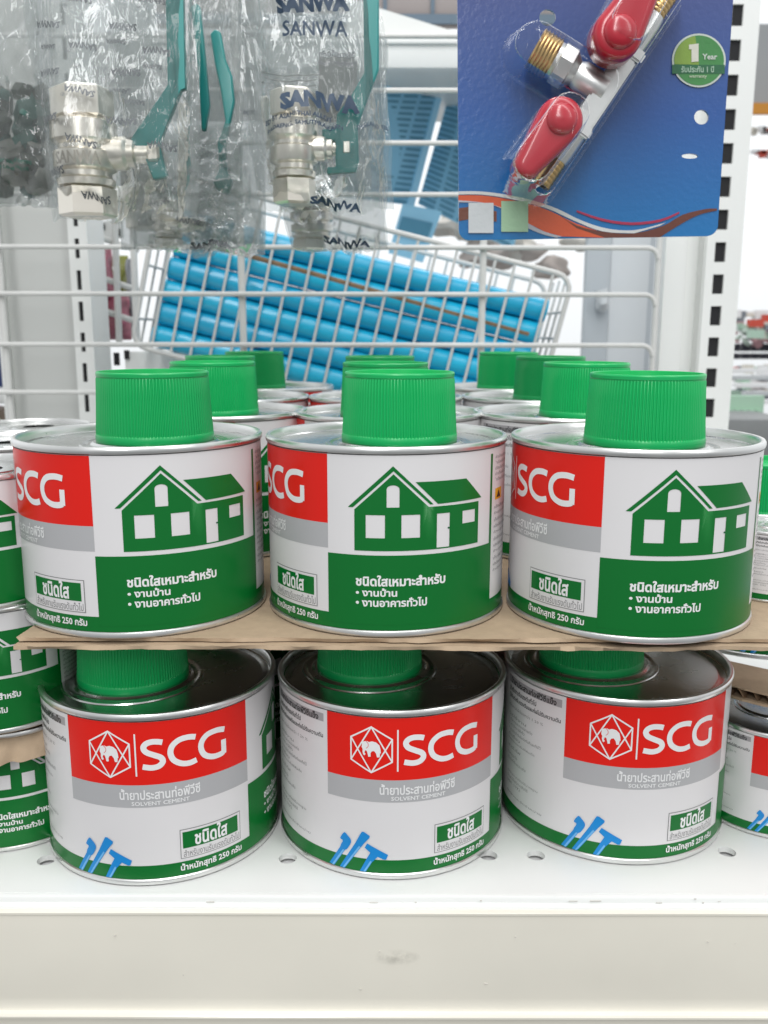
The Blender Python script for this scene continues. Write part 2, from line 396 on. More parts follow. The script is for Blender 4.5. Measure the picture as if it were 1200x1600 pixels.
KIDS = children(proto)
def can(x, y, z, rot, cap_dir, label, group, sc=1, cap=True, cname='tin', collar=True, tilt=(0, 0)):
    """rot: degrees the printed label is turned; cap_dir: direction of the off-centre cap, degrees"""
    if not used[0]: r = proto; used[0] = True; kids = KIDS
    else:
        r = proto.copy(); col.objects.link(r); kids = []
        for c in KIDS:
            d = c.copy(); col.objects.link(d); d.parent = r; kids.append(d)
    if r is not proto or cap: pass
    r.location = Vector((x, y, z))*S; r.scale = (sc, sc, sc); r.rotation_euler = (R_(tilt[0]), R_(tilt[1]), 0)
    for k in list(kids):
        st = k.name.split('.')[0]
        if st == 'label': k.rotation_euler = (0, 0, R_(rot))
        if st in ('cap', 'collar', 'lid'): k.rotation_euler = (0, 0, R_(cap_dir+90))
        if st == 'cap' and not cap: bpy.data.objects.remove(k)
        if st == 'collar' and not cap:
            k.scale = (.8, .8, 1.02); k.location = (0, 0, -.028*S)
    setp(r, label, cname, group); return r

GT = 'tins standing in the upper layer on the cardboard'; GL = 'tins standing in the lower layer on the shelf'; GS = 'smaller tins at the sides'
Zt = 2.052
# label rotation: canonical 0 deg (edge between red front panel and green house panel) turned to the front by rot
can(-2.019, 7.449, Zt, -6.7, -42, 'solvent tin with green house panel, front left of the upper layer', GT)
can(.019, 7.494, Zt, -26.5, -62, 'solvent tin with green house panel, front middle of the upper layer', GT)
can(2.046, 7.352, Zt, -27.0, -87, 'solvent tin with green house panel, front right of the upper layer', GT)
can(-1.948, 7.430, 0, 57-.5, 196, 'solvent tin showing red SCG front, bottom left under the cardboard', GL)
can(.071, 7.517, 0, 56.8, 152, 'solvent tin showing red SCG front, bottom middle under the cardboard', GL)
can(2.099, 7.728, 0, 51, 168, 'solvent tin showing red SCG front, bottom right under the cardboard', GL)
# rows behind
for x, y, rot, cdir, lab in ((-1.83, 9.75, 22, -80, 'tin with green cap directly behind the front left tin of the upper layer'),
                             (-1.98, 11.85, 40, -120, 'third tin back in the left column of the upper layer'),
                             (-1.78, 14.0, 60, -150, 'rearmost tin of the left column, its green cap near the wire basket'),
                             (.05, 9.62, -60, -100, 'tin directly behind the front middle tin of the upper layer'),
                             (.02, 11.85, -40, -110, 'rearmost visible tin of the middle column, cap peeking over the others'),
                             (1.95, 9.62, 62, -50, 'tin with green cap directly behind the front right tin, red label edge showing'),
                             (2.02, 11.9, 110, -60, 'third tin back in the right column of the upper layer'),
                             (1.95, 14.0, 100, -110, 'rearmost tin of the right column, its cap farthest from the post')):
    can(x, y, Zt, rot, cdir, lab, GT)
for x, y, rot, cdir, lab in ((-1.9, 9.6, 30, 90, 'shaded tin behind the bottom left front tin'), (.1, 9.65, 80, 100, 'shaded tin behind the bottom middle front tin'), (2.15, 9.85, 50, 120, 'shaded tin behind the bottom right front tin')):
    can(x, y, 0, rot, cdir, lab, GL)
# smaller tins on both sides
can(-3.36, 7.62, 0, -6, 0, 'small capless house-label tin at the far left, lowest of its stack, on the shelf', GS, .73, cap=False)
can(-3.40, 7.50, 1.105, -16, 0, 'small capless house-label tin at the far left, second of its stack', GS, .73, cap=False)
can(-3.48, 7.40, 2.17, -20, 0, 'small capless house-label tin at the far left, topmost front tin of its stack', GS, .73, cap=False)
can(-3.95, 9.15, 2.17, 10, 0, 'small capless tin behind the topmost far left tin, only its bright rim showing', GS, .73, cap=False)
can(-4.25, 10.75, 2.17, 10, 0, 'farthest small capless tin at the left edge, against the grey side panel', GS, .73, cap=False)
can(3.60, 7.75, 0, 50, 100, 'small tin with red front at the lower right corner of the shelf', GS, .66, cap=False)
can(3.46, 7.80, Zt, 88, 0, 'very small white tin at the right edge on the cardboard', GS, .42, cap=False)
can(4.15, 9.75, 1.02, 60, -90, 'tin with green cap at the right edge behind the very small white tin', GS)

# ------------------------------------------------------------------ cardboard between the layers
def card_mat():
    m = mat('kraft_cardboard', (.41, .305, .205), .85, bump=.4, bscale=700, vary=.09, vscale=220)
    return m
kraft = card_mat(); kraft_dark = mat('kraft_cardboard_inside', (.30, .19, .11), .9, bump=.3, bscale=900, vary=.2, vscale=150)
def sheet(mb, x0, x1, y0, y1, z0, z1, edge=.02, wav=.02, seed=0, nx=120, ny=24, skew=0, m=0, droop=0):
    V = []; 
    for s in (0, 1):
        for j in range(ny+1):
            for i in range(nx+1):
                u = i/nx; t = j/ny; x = x0+(x1-x0)*u; y = y0+(y1-y0)*t+skew*(u-.5)*(1-t)
                e = (1-t)**8; y -= e*edge*(noise.noise((x*2.2, seed, s*.8))+.5*noise.noise((x*9, seed, s)))*2
                ex = max((1-u)**12, 0); x -= ex*edge*2*noise.noise((y*3, seed+5, s))
                z = (z0, z1)[s]+wav*noise.noise((x*.7, y*.5, seed))*(1-t)-droop*e
                V.append((x, y, z))
    n = (nx+1)*(ny+1); F = []
    for j in range(ny):
        for i in range(nx):
            a = j*(nx+1)+i; b = a+1; c = a+nx+2; d = a+nx+1
            F += [(a, d, c, b), (n+a, n+b, n+c, n+d)]
    for i in range(nx): F += [(i, i+1, n+i+1, n+i), (ny*(nx+1)+i+1, ny*(nx+1)+i, n+ny*(nx+1)+i, n+ny*(nx+1)+i+1)]
    for j in range(ny): a = j*(nx+1); b = a+nx+1; F += [(b, a, n+a, n+b), (a+nx, b+nx, n+b+nx, n+a+nx)]
    mb.add(V, F, m); return mb
cb = empty('cardboard_sheet', (0, 6.5, 1.98), 'two-ply brown cardboard sheet between the upper and lower layers of tins', 'cardboard')
def rel(o, root): o.location = -root.location; return o
rel(sheet(MB(), -2.77, 3.62, 6.50, 8.3, 2.022, 2.050, .02, 0.006, 1).obj('upper_ply', kraft, cb), cb)
rel(sheet(MB(), -2.78, 3.62, 6.43, 8.3, 1.982, 2.010, .024, 0.010, 2).obj('lower_ply', kraft, cb), cb)
rel(sheet(MB(), -2.86, 3.08, 8.31, 15.2, 2.0, 2.048, .0, 0.0, 3).obj('rear_ply', kraft, cb), cb)
fl = sheet(MB(), -4.3, -2.70, 6.50, 8.3, 1.062, 1.10, .07, .02, 9, skew=1.0, droop=.20).obj('cardboard_flap', kraft)
setp(fl, 'torn brown cardboard flap between the two lowest small tins at the far left', 'cardboard')
# corrugated piece at the right: two liners and a fluted middle
cr = empty('corrugated_cardboard', (3.6, 7.2, 1.0), 'corrugated cardboard piece with torn fluted edge above the small lower right tin', 'cardboard')
Mr = Matrix.Translation((3.95, 8.1, 1.16)) @ Matrix.Rotation(R_(-38), 4, 'Z') @ Matrix.Rotation(R_(0), 4, 'X')
def placed(mb, M): mb.v = [tuple(M @ Vector(v)) for v in mb.v]; return mb
rel(placed(sheet(MB(), -1.1, 1.4, -.95, -.35, .07, .085, .05, .02, 4, nx=60), Mr).obj('top_liner', kraft, cr), cr)
rel(placed(sheet(MB(), -1.1, 1.4, -1.0, -.35, -.015, .0, .05, .02, 4, nx=60), Mr).obj('bottom_liner', kraft, cr), cr)
V = []; F = []
for i in range(301):
    x = -1.1+2.5*i/300; z = .035+.033*sin(i/300*2*pi*22); V += [(x, -.97-.03*noise.noise((x*5, 0, 0)), z), (x, -.37, z)]
    if i: F.append((2*i-2, 2*i, 2*i+1, 2*i-1))
mbf = placed(MB().add(V, F), Mr); rel(mbf.obj('fluting', kraft_dark, cr), cr)

# ------------------------------------------------------------------ the shelf
shelf = empty('metal_shelf', (0, 6.33, 0), 'white perforated metal shelf with a cream price rail along its front', 'shelf')
hl = []
for x, y in ((-2.81, 6.80), (-.80, 6.83), (.886, 6.88), (1.286, 6.88), (2.917, 6.94), (-4.9, 6.8), (4.6, 6.9)): hl.append(disc(x, y, .075, 20))
for k in range(-6, 7):
    for yy in (8.9, 11, 13): hl.append(disc(k*1.03, yy, .075, 12))
v, f = union([ccw(rect(-7.5, 6.36, 7.5, 16.3))]+[cw(h) for h in hl])
mb = extrude([ccw(rect(-7.5, 6.36, 7.5, 16.3))]+[cw(h) for h in hl], .05, lambda a, b, d: (a, b, -.002-d))
mb.obj('deck', whitem, shelf, auto=30, loc=None); rel(children(shelf)[0], shelf)
rel(MB().box(-7.4, 7.4, 6.45, 16.2, -.10, -.08).obj('hole_shade_plate', mat('hole_shade_grey', (.62, .62, .62), .7), shelf, auto=30), shelf)  # added plate, its grey gives the deck holes their shade
mb = MB()
prof = [(6.365, -.004), (6.345, -.001), (6.325, -.006), (6.315, -.02), (6.313, -.06), (6.300, -.066), (6.285, -.062), (6.278, -.07), (6.276, -.085), (6.276, -.3), (6.30, -.3)]
V = []; F = []; nx = 40
for i in range(nx+1):
    x = -7.5+15*i/nx
    for y, z in prof: V.append((x, y+.006*noise.noise((x, z, 0)), z+.004*noise.noise((x*.8, 3, 0))))
for i in range(nx):
    for k in range(len(prof)-1): a = i*len(prof)+k; b = a+len(prof); F.append((a, b, b+1, a+1))
rel(mb.add(V, F).obj('front_lip', whitem, shelf), shelf)
rail = mat('cream_price_rail', (.80, .765, .67), .22, coat=.5, vary=.06, vscale=14, bump=.03, bscale=20)
mb = MB(); prof = [(6.28, -.086), (6.25, -.088), (6.235, -.096), (6.235, -.112), (6.245, -.12), (6.243, -.15)] + [(6.243-.006*sin(pi*t/8), -.15-.8*t/8) for t in range(1, 9)] + [(6.235, -.965), (6.20, -.972), (6.19, -.985), (6.19, -1.0), (6.21, -1.01), (6.23, -1.03), (6.235, -1.25), (6.40, -1.25)]
V = []; F = []; nx = 60
for i in range(nx+1):
    x = -7.5+15*i/nx
    for y, z in prof: V.append((x, y+.006*noise.noise((x*.6, z*2, 4)), z))
for i in range(nx):
    for k in range(len(prof)-1): a = i*len(prof)+k; b = a+len(prof); F.append((a, b, b+1, a+1))
pr = mb.add(V, F).obj('price_rail', rail, shelf); rel(pr, shelf)
sm = mat('grey_reflection_spot', (.40, .38, .34), .5, vary=.5, vscale=300)
def reflection_spot_mat():  # faded grey film that paints a slight reflection onto the rail
    m = bpy.data.materials.new('painted_reflection_film'); m.use_nodes = True; nt = m.node_tree; b = nt.nodes['Principled BSDF']
    b.inputs['Base Color'].default_value = (.30, .29, .26, 1); b.inputs['Roughness'].default_value = .6
    tc = nt.nodes.new('ShaderNodeTexCoord'); n = nt.nodes.new('ShaderNodeTexNoise'); n.inputs['Scale'].default_value = 220; n.inputs['Detail'].default_value = 5
    mp = nt.nodes.new('ShaderNodeMapping'); nt.links.new(tc.outputs['Object'], mp.inputs[0]); nt.links.new(mp.outputs[0], n.inputs[0])
    g = nt.nodes.new('ShaderNodeTexGradient'); g.gradient_type = 'SPHERICAL'; mg = nt.nodes.new('ShaderNodeMapping'); mg.inputs['Scale'].default_value = (1/(.2*S), 1, 1/(.075*S))
    nt.links.new(tc.outputs['Object'], mg.inputs[0]); nt.links.new(mg.outputs[0], g.inputs[0])
    a = nt.nodes.new('ShaderNodeMath'); a.operation = 'MULTIPLY'; mr = nt.nodes.new('ShaderNodeMapRange'); mr.inputs[1].default_value = .4; mr.inputs[2].default_value = .65; mr.inputs[4].default_value = .42
    nt.links.new(n.outputs[0], mr.inputs[0]); nt.links.new(mr.outputs[0], a.inputs[0]); nt.links.new(g.outputs['Fac'], a.inputs[1]); nt.links.new(a.outputs[0], b.inputs['Alpha'])
    return m
sx, sy, sz = .10, 6.222, -.47
sc_ = random.Random(3); mb = MB()
for i in range(20):
    x = sc_.uniform(-3, 3); l_ = sc_.uniform(.01, .10)*(1 if i % 3 else .25); z = sc_.choice((-.035, -.05, -.016)) if i % 2 else sc_.uniform(-.9, -.2)
    y = 6.3085 if i % 2 else 6.2345
    h_ = sc_.uniform(.002, .007) if i % 2 else sc_.uniform(.002, .006); l_ = l_ if i % 2 else l_*.25
    mb.box(x, x+l_, y-.006, y, z, z+h_)
rel(mb.obj('scuff_marks', mat('scuff_grey', (.56, .54, .50), .8), shelf, auto=30), shelf)
sg = MB().add([(-.2, 0, -.075), (.2, 0, -.075), (.2, 0, .075), (-.2, 0, .075)], [(0, 1, 2, 3)]).obj('painted_reflection', reflection_spot_mat(), shelf)
sg.location = Vector((sx, sy, sz))*S-shelf.location

# ------------------------------------------------------------------ wire grid and posts behind
GY = 16.0
g = empty('wire_grid_panel', (0, GY, 1), 'white wire grid panel standing behind the tins, carrying the hanging goods', 'wire grid')
for z in (9.86, 9.05, 8.22, 7.40, 6.58, 5.72, 4.94, 4.08, 3.25, 2.42):
    wv = [(-8.5, GY, z)]+[(4.5, GY, z)]+[(4.5+.18*sin(a), GY, z-.18+.18*cos(a)) for a in (pi/8, pi/4, 3*pi/8, pi/2)]
    rel(MB().tube(wv, .043, 10).obj('horizontal_wire', wirem, g), g)
for x in (-6.65, -2.47, 1.70):
    rel(MB().tube([(x, GY+.10, 1), (x, GY+.10, 11)], .062, 10).obj('upright_wire', wirem, g), g)
rel(MB().tube([(4.70, GY+.02, 1), (4.70, GY+.02, 11)], .05, 10).obj('upright_wire', wirem, g), g)

def slotted(mb, x0, x1, y, z0, z1, sx0, sx1, pitch, sh, off, depth=.5):
    mb.box(x0, sx0, y, y+.05, z0, z1); mb.box(sx1, x1, y, y+.05, z0, z1)
    z = z0; k = math.ceil((z0-off)/pitch)
    while True:
        c = off+k*pitch
        if c-sh/2 > z1: break
        if c-sh/2 > z: mb.box(sx0, sx1, y, y+.05, z, c-sh/2)
        z = c+sh/2; k += 1
    if z < z1: mb.box(sx0, sx1, y, y+.05, z, z1)
    mb.box(sx0-.02, sx1+.02, y+.05, y+.1, z0, z1, 1)
po = empty('slotted_post', (5.93, 16.4, 0), 'white steel upright post with a row of dark slots, right of the wire grid', 'post')
mb = MB(); slotted(mb, 5.64, 6.24, 16.40, -.2, 12.5, 5.79, 5.98, .545, .335, 5.14)
mb.box(5.62, 5.66, 16.452, 17.4, -.2, 12.5); mb.box(6.20, 6.24, 16.452, 17.4, -.2, 12.5); mb.box(6.24, 6.27, 16.42, 16.6, -.2, 12.5)
rel(mb.obj('slotted_face', [whitem, darkm], po, auto=30), po)
mb = MB(); mb.bbox(5.34, 5.62, 16.75, 16.85, -.2, 12.5, .01); mb.bbox(4.95, 5.34, 16.5, 16.9, -.2, 12.5, .03)
rel(mb.obj('side_flange', whitem, po, auto=30), po)
lp = empty('slotted_post', (-5.4, 16.6, 0), 'white steel upright post with narrow dark slots, left behind the grid', 'post')
mb = MB(); slotted(mb, -5.6, -5.26, 16.6, -.2, 12.5, -5.49, -5.41, .545, .34, 5.2)
mb.box(-5.30, -5.26, 16.652, 17.6, -.2, 12.5)
rel(mb.obj('slotted_face', [whitem, darkm], lp, auto=30), lp)
bp_ = empty('side_panel', (-6.2, 16.9, 0), 'plain grey-white upright side panel at the left edge behind the wire grid', 'panel')
rel(MB().bbox(-6.86, -5.60, 16.82, 16.95, -.2, 12.5, .02).obj('board', greym, bp_, auto=30), bp_)
rel(MB().bbox(-6.98, -6.86, 16.6, 17.0, -.2, 12.5, .03).obj('edge_strip', whitem, bp_, auto=30), bp_)

exec_bg = True
# ------------------------------------------------------------------ basket of blue pipes, hanging aslant behind the grid
bk = empty('wire_basket', U(215, 530, 17.4), 'white wire basket hanging aslant behind the grid, full of blue pipes', 'basket')
O = Vector(U(205, 540, 17.2)); tilt = R_(-13.6)
ex = Vector((cos(tilt), 0, sin(tilt))); ez = Vector((-sin(tilt), 0, cos(tilt))); ey = Vector((0, 1, 0))
def Bk(a, b, c): return tuple(O+ex*a+ey*b+ez*c)
BW, BHt, BD = 7.7, 3.15, 2.6
def rr(b, w=BW, h=BHt, r=.3, x0=0, z0=0):
    out = []
    for cx, cz, a0 in ((x0+w-r, z0+r, -90), (x0+w-r, z0+h-r, 0), (x0+r, z0+h-r, 90), (x0+r, z0+r, 180)):
        for k in range(5):
            a = R_(a0+22.5*k); out.append(Bk(cx+r*cos(a), b, cz+r*sin(a)))
    return out+[out[0]]
rel(MB().tube(rr(0), .05, 8).obj('front_frame', wirem, bk), bk)
rel(MB().tube(rr(BD), .05, 8).obj('rear_frame', wirem, bk), bk)
mb = MB()
for k in range(1, 21): x = k*BW/21; mb.tube([Bk(x, BD, .02), Bk(x, 0.02, .0), Bk(x, 0, BHt)], .028, 6)
rel(mb.obj('front_wires', wirem, bk), bk)
mb = MB()
for k in range(1, 6):
    for x in (0, BW): mb.tube([Bk(x, 0, k*.5), Bk(x, BD, k*.5)], .028, 6)
for x in (0, BW):
    for k in range(1, 4): mb.tube([Bk(x, k*.65, 0), Bk(x, k*.65, BHt)], .028, 6)
for k in range(1, 21): x = k*BW/21; mb.tube([Bk(x, BD, .0), Bk(x, BD, BHt)], .028, 6)
rel(mb.obj('side_and_rear_wires', wirem, bk), bk)
pvc = [mat('blue_pvc', (.015, .50, .76), .3, coat=.3, vary=.08, vscale=20), mat('blue_pvc_dark', (.010, .43, .69), .33, coat=.3, vary=.1, vscale=20)]
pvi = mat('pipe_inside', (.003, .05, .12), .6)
rows = 6
for j in range(3):
    for i in range(rows):
        r = .215; c = .27+i*.43+(.2 if j % 2 else 0)*0; b = .30+j*.44
        x0 = .28+.06*random.random()+.02*i; x1 = BW-.22-.1*random.random()
        if j == 0 and i == rows-1: x1 -= .05
        da = random.uniform(-.02, .05); bow = random.uniform(-.03, .03)
        t = [Bk(x0+(x1-x0)*q/10, b, c+da*q/10+bow*sin(pi*q/10)) for q in range(11)]
        mb = MB().tube(t, r, 20, cap=False)
        # open end: wall ring and inner bore
        d = (Vector(t[-1])-Vector(t[-2])).normalized(); d0 = (Vector(t[1])-Vector(t[0])).normalized()
        mb.tube([Vector(t[0])+d0*.001, Vector(t[0])+d0*.5], r-.035, 20, 1, cap=False); mb.tube([Vector(t[-1])-d*.5, Vector(t[-1])-d*.001], r-.035, 20, 1, cap=False)
        for P, dd in ((t[0], d0), (t[-1], d)):
            M = Matrix.Translation(P) @ dd.to_track_quat('Z', 'Y').to_matrix().to_4x4(); mb.lathe([(r-.035, 0), (r, 0)], 20, 0, M)
        pos = ('front', 'middle', 'back')[j]; nth = ('lowest', 'second', 'third', 'fourth', 'fifth', 'topmost')[i]
        o = mb.obj('blue_pipe', [pvc[(i+j) % 2], pvi]); setp(o, f'blue plastic pipe in the slanted basket, {nth} of the {pos} stack', 'pipe', 'blue pipes in the wire basket')
o = MB().tube([Bk(1.0, -.0+.12, 2.13), Bk(4.5, .12, 2.03), Bk(7.2, .12, 1.97)], .05, 6).obj('brown_strip', kraft_dark)
setp(o, 'thin brown strip lying along the front of the blue pipes', 'strip')

# ------------------------------------------------------------------ what shows beyond the grid
def thing(mb, name, mats, label, cat, **k): o = mb.obj(name, mats, auto=k.pop('auto', 35)); return setp(o, label, cat, **k)
# rear shelf deck and beam
X0, _, Zs = U(130, 552, 18.3)
sh2 = empty('rear_shelf', (-4, 18.3, Zs-.6), 'white metal shelf of the next rack, low at the left behind the grid', 'shelf')
mb = MB().bbox(-5.2, 2.2, 18.3, 18.5, Zs-1.3, Zs+.02, .03); mb.bbox(-5.2, 2.2, 18.5, 27, Zs-.10, Zs, .02); rel(mb.obj('deck', whitem, sh2, auto=30), sh2)
rel(MB().box(U(143, 0, 18.2)[0], U(152, 0, 18.2)[0], 18.25, 18.31, U(0, 572, 18.2)[2], U(0, 552, 18.2)[2]).box(U(161, 0, 18.2)[0], U(169, 0, 18.2)[0], 18.25, 18.31, U(0, 562, 18.2)[2], U(0, 548, 18.2)[2]).obj('slot', darkm, sh2), sh2)
Zb0 = U(0, 106, 22)[2]; Zb1 = U(0, 56, 22)[2]
bm_ = MB().bbox(-8, 6.2, 22, 22.3, Zb0, Zb1, .03); bm_.bbox(-8, 6.2, 21.9, 22, Zb1-.18, Zb1-.10, .01); bm_.bbox(-8, 6.2, 22.3, 30, Zb1-.12, Zb1-.02, .01)
wedge = [(540, -6), (712, 47), (712, 62), (540, 62)]
bm_ = extrude([ccw([(U(x, y, 22.2)[0], U(x, y, 22.2)[2]) for x, y in wedge])], .1, lambda a, b, d: (a, 22.32+d, b), 0, bm_)
thing(bm_, 'shelf_beam', whitem, 'white shelf edge beam of the next rack, crossing above the light blue slotted panels', 'shelf', auto=30)
tile = mat('brown_grey_board', (.34, .30, .29), .7, vary=.1, vscale=8); slate = mat('slate_strip', (.12, .17, .22), .6)
mb = MB(); mb.box(-7, 7, 30, 30.2, U(0, 42, 30)[2], U(0, -130, 30)[2], 0)
for k in range(-5, 6): mb.box(k*1.45-.06, k*1.45+.06, 29.9, 30, U(0, 42, 30)[2], U(0, -130, 30)[2], 1)
mb.box(-7, 7, 29.8, 29.9, U(0, 40, 30)[2], U(0, 25, 30)[2], 1)
thing(mb, 'backing_board', [tile, slate], 'brownish grey backing board with dark joints above the white shelf beam', 'board', auto=30)
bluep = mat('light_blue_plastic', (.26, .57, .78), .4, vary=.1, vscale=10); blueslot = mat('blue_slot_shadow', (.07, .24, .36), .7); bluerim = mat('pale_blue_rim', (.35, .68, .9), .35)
def slot_panel(P, Y0, Y1, name, label, rows, cols, rim):
    """slanted slotted sheet between four photographed corners: top-left, top-right, bottom-right, bottom-left"""
    a, b, c, d = [Vector(U(p[0], p[1], y)) for p, y in zip(P, (Y0, Y1, Y1, Y0))]
    nrm = (b-a).cross(d-a).normalized(); nrm = nrm if nrm.y < 0 else -nrm
    q = lambda u, v, o=0: tuple((a*(1-u)+b*u)*(1-v)+(d*(1-u)+c*u)*v+nrm*o)
    mb = MB(); F = [(0, 1, 2, 3), (7, 6, 5, 4), (0, 4, 5, 1), (1, 5, 6, 2), (2, 6, 7, 3), (3, 7, 4, 0)]
    mb.add([q(0, 0), q(1, 0), q(1, 1), q(0, 1), q(0, 0, -.12), q(1, 0, -.12), q(1, 1, -.12), q(0, 1, -.12)], F, 0)
    for i in range(rows):
        for j in range(cols):
            u0 = (j+.08)/cols; u1 = (j+.88)/cols; v0 = (i+.25)/rows; v1 = (i+.62)/rows
            mb.add([q(u0, v0, .07), q(u1, v0, .07), q(u1, v1, .07), q(u0, v1, .07)], [(0, 1, 2, 3)], 1)
    if rim:
        mb.add([q(1, 0, .05), q(1+rim, 0, .05), q(1+rim, 1, .05), q(1, 1, .05), q(1, 0, -.1), q(1+rim, 0, -.1), q(1+rim, 1, -.1), q(1, 1, -.1)], F, 2)
    return thing(mb, name, [bluep, blueslot, bluerim], label, 'slotted panel', auto=30, group='light blue slotted panels')
slot_panel([(560, 100), (692, 100), (634, 320), (470, 300)], 25, 27, 'louvred_screen', 'light blue slotted plastic panel, left of the pale rim, under the white beam', 24, 5, .07)
slot_panel([(712, 106), (860, 130), (800, 390), (652, 318)], 28, 27, 'louvred_screen', 'light blue slotted plastic panel right of the pale rim, above the basket', 26, 5, 0)
slot_panel([(628, 318), (690, 330), (660, 410), (606, 395)], 26, 26, 'louvred_screen', 'small light blue panel with one slot low behind the basket rim', 1, 1, 0)
# pale uprights right of the basket
pale = mat('pale_upright_paint', (.50, .54, .57), .4, vary=.04, vscale=8); palel = mat('pale_upright_light', (.66, .69, .71), .4, vary=.03, vscale=8)
mb = MB(); Yp = 24
a = U(914, 0, Yp)[0]; b = U(952, 0, Yp)[0]; 
xs = [U(x, 450, Yp)[0] for x in (914, 952, 953, 1014, 1030)]
mb.bbox(xs[0], xs[1], Yp, Yp+.3, -1, 14, .03, 0); mb.bbox(xs[2], xs[3], Yp+.08, Yp+.4, -1, 14, .03, 1); mb.bbox(xs[3]+.01, xs[4], Yp+.5, Yp+.7, -1, 14, .02, 0)
thing(mb, 'pale_upright', [pale, palel], 'pale grey-blue upright of the next rack, seen through the right end of the grid', 'post', auto=30)
mb = MB(); mb.tube([U(938, 452, 23.6), U(941, 470, 23.6), U(940, 478, 23.8)], .17, 12)
thing(mb, 'hook_cap', palel, 'small round white knob on the pale upright', 'knob')
# red and pink packets in a wire rack at the left
redpk = mat('red_packet_film', (.35, .01, .008), .3, coat=.5, vary=.5, vscale=60, bump=.8, bscale=60); pinkpk = mat('pink_packet_film', (.42, .12, .17), .3, coat=.6, vary=.6, vscale=80, bump=1, bscale=80); limepk = mat('lime_packet_film', (.35, .38, .05), .35, coat=.4, vary=.4, vscale=60, bump=.8, bscale=60)
def packet(x0, x1, y0, y1, Y, m, label, seed):
    a = U(x0, y0, Y); b = U(x1, y1, Y); V = []; F = []; n = 14
    for s in (0, 1):
        for j in range(n+1):
            for i in range(n+1):
                u = i/n; t = j/n; bulge = (sin(pi*u)*sin(pi*t))**.5*.28 if 0 < i < n and 0 < j < n else 0
                V.append((a[0]+(b[0]-a[0])*u+.05*noise.noise((t*4, seed, s)), Y+(bulge if s else -bulge)+.1*noise.noise((u*5, t*5, seed))*(1 if 0 < i < n else 0), a[2]+(b[2]-a[2])*t))
    k = (n+1)**2
    for j in range(n):
        for i in range(n): q = j*(n+1)+i; F += [(q, q+1, q+n+2, q+n+1), (k+q, k+q+n+1, k+q+n+2, k+q+1)]
    thing(MB().add(V, F), 'packet', m, label, 'packet', auto=None, group='packets in the rack at the left')
packet(134, 160, 395, 460, 20, redpk, 'upper red packet nearest the left slotted post', 1); packet(134, 158, 455, 535, 20.1, redpk, 'lower red packet nearest the left slotted post', 2)
packet(158, 178, 390, 470, 20.6, pinkpk, 'upper crimson packet between two rack wires', 3); packet(155, 205, 462, 532, 20.7, pinkpk, 'crinkled pink packet low in the rack at the left', 4)
packet(180, 206, 400, 530, 21.4, limepk, 'yellow-green packet beside the tall grey strip', 5)
packet(196, 216, 405, 520, 21.0, mat('grey_packet', (.33, .34, .36), .5, vary=.3, vscale=40), 'tall grey packet by the left end of the basket', 6)
rk = MB()
for x in (131, 157, 186, 214): rk.tube([U(x-8, 340, 19), U(x, 540, 19)], .07, 8)
for y in (370, 432, 482): rk.tube([U(118, y-10, 18.6), U(215, y+22, 19.4)], .06, 8)
thing(rk, 'wire_rack', wirem, 'pale wire rack holding the red and pink packets at the left', 'rack')
mb = MB(); mb.box(U(128, 0, 19.6)[0], U(168, 0, 19.6)[0], 19.7, 19.8, U(0, 372, 19.6)[2], U(0, 345, 19.6)[2], 0)
for x0, x1, y0, y1 in ((131, 140, 350, 359), (155, 165, 358, 369)): mb.box(U(x0, 0, 19.6)[0], U(x1, 0, 19.6)[0], 19.62, 19.7, U(0, y1, 19.6)[2], U(0, y0, 19.6)[2], 1)
thing(mb, 'rack_bracket', [whitem, darkm], 'white bracket with two dark holes, above the red packets', 'bracket', auto=30)
# far left edge
mb = MB(); mb.bbox(-10, U(3, 0, 22)[0], 22, 22.6, U(0, 608, 22)[2], U(0, 515, 22)[2], .05, 0); 
thing(mb, 'dark_blue_box', mat('dark_blue_carton', (.01, .03, .12), .5), 'dark blue carton at the extreme left edge, beside the side panel', 'box', auto=30)
mb = MB().bbox(-10, U(8, 0, 21)[0], 21, 24, U(0, 632, 21)[2], U(0, 610, 21)[2], .04)
thing(mb, 'left_shelf_edge', whitem, 'white shelf edge at the extreme left under the dark blue carton', 'shelf', auto=30)
mb = MB(); 
for i in range(10):
    M = Matrix.Translation(U(-20+random.random()*26, 640+random.random()*40, 20)) @ Matrix.Rotation(random.random()*3, 4, (random.random(), 1, .3)); mb.box(-.3, .3, -.2, .2, -.12, .12, i % 2, M)
thing(mb, 'metal_fittings_pile', [mat('dull_fitting', (.25, .2, .16), .4, 1), mat('bright_fitting', (.5, .47, .42), .35, 1)], 'loose pile of dull metal fittings at the extreme left edge', 'fittings')
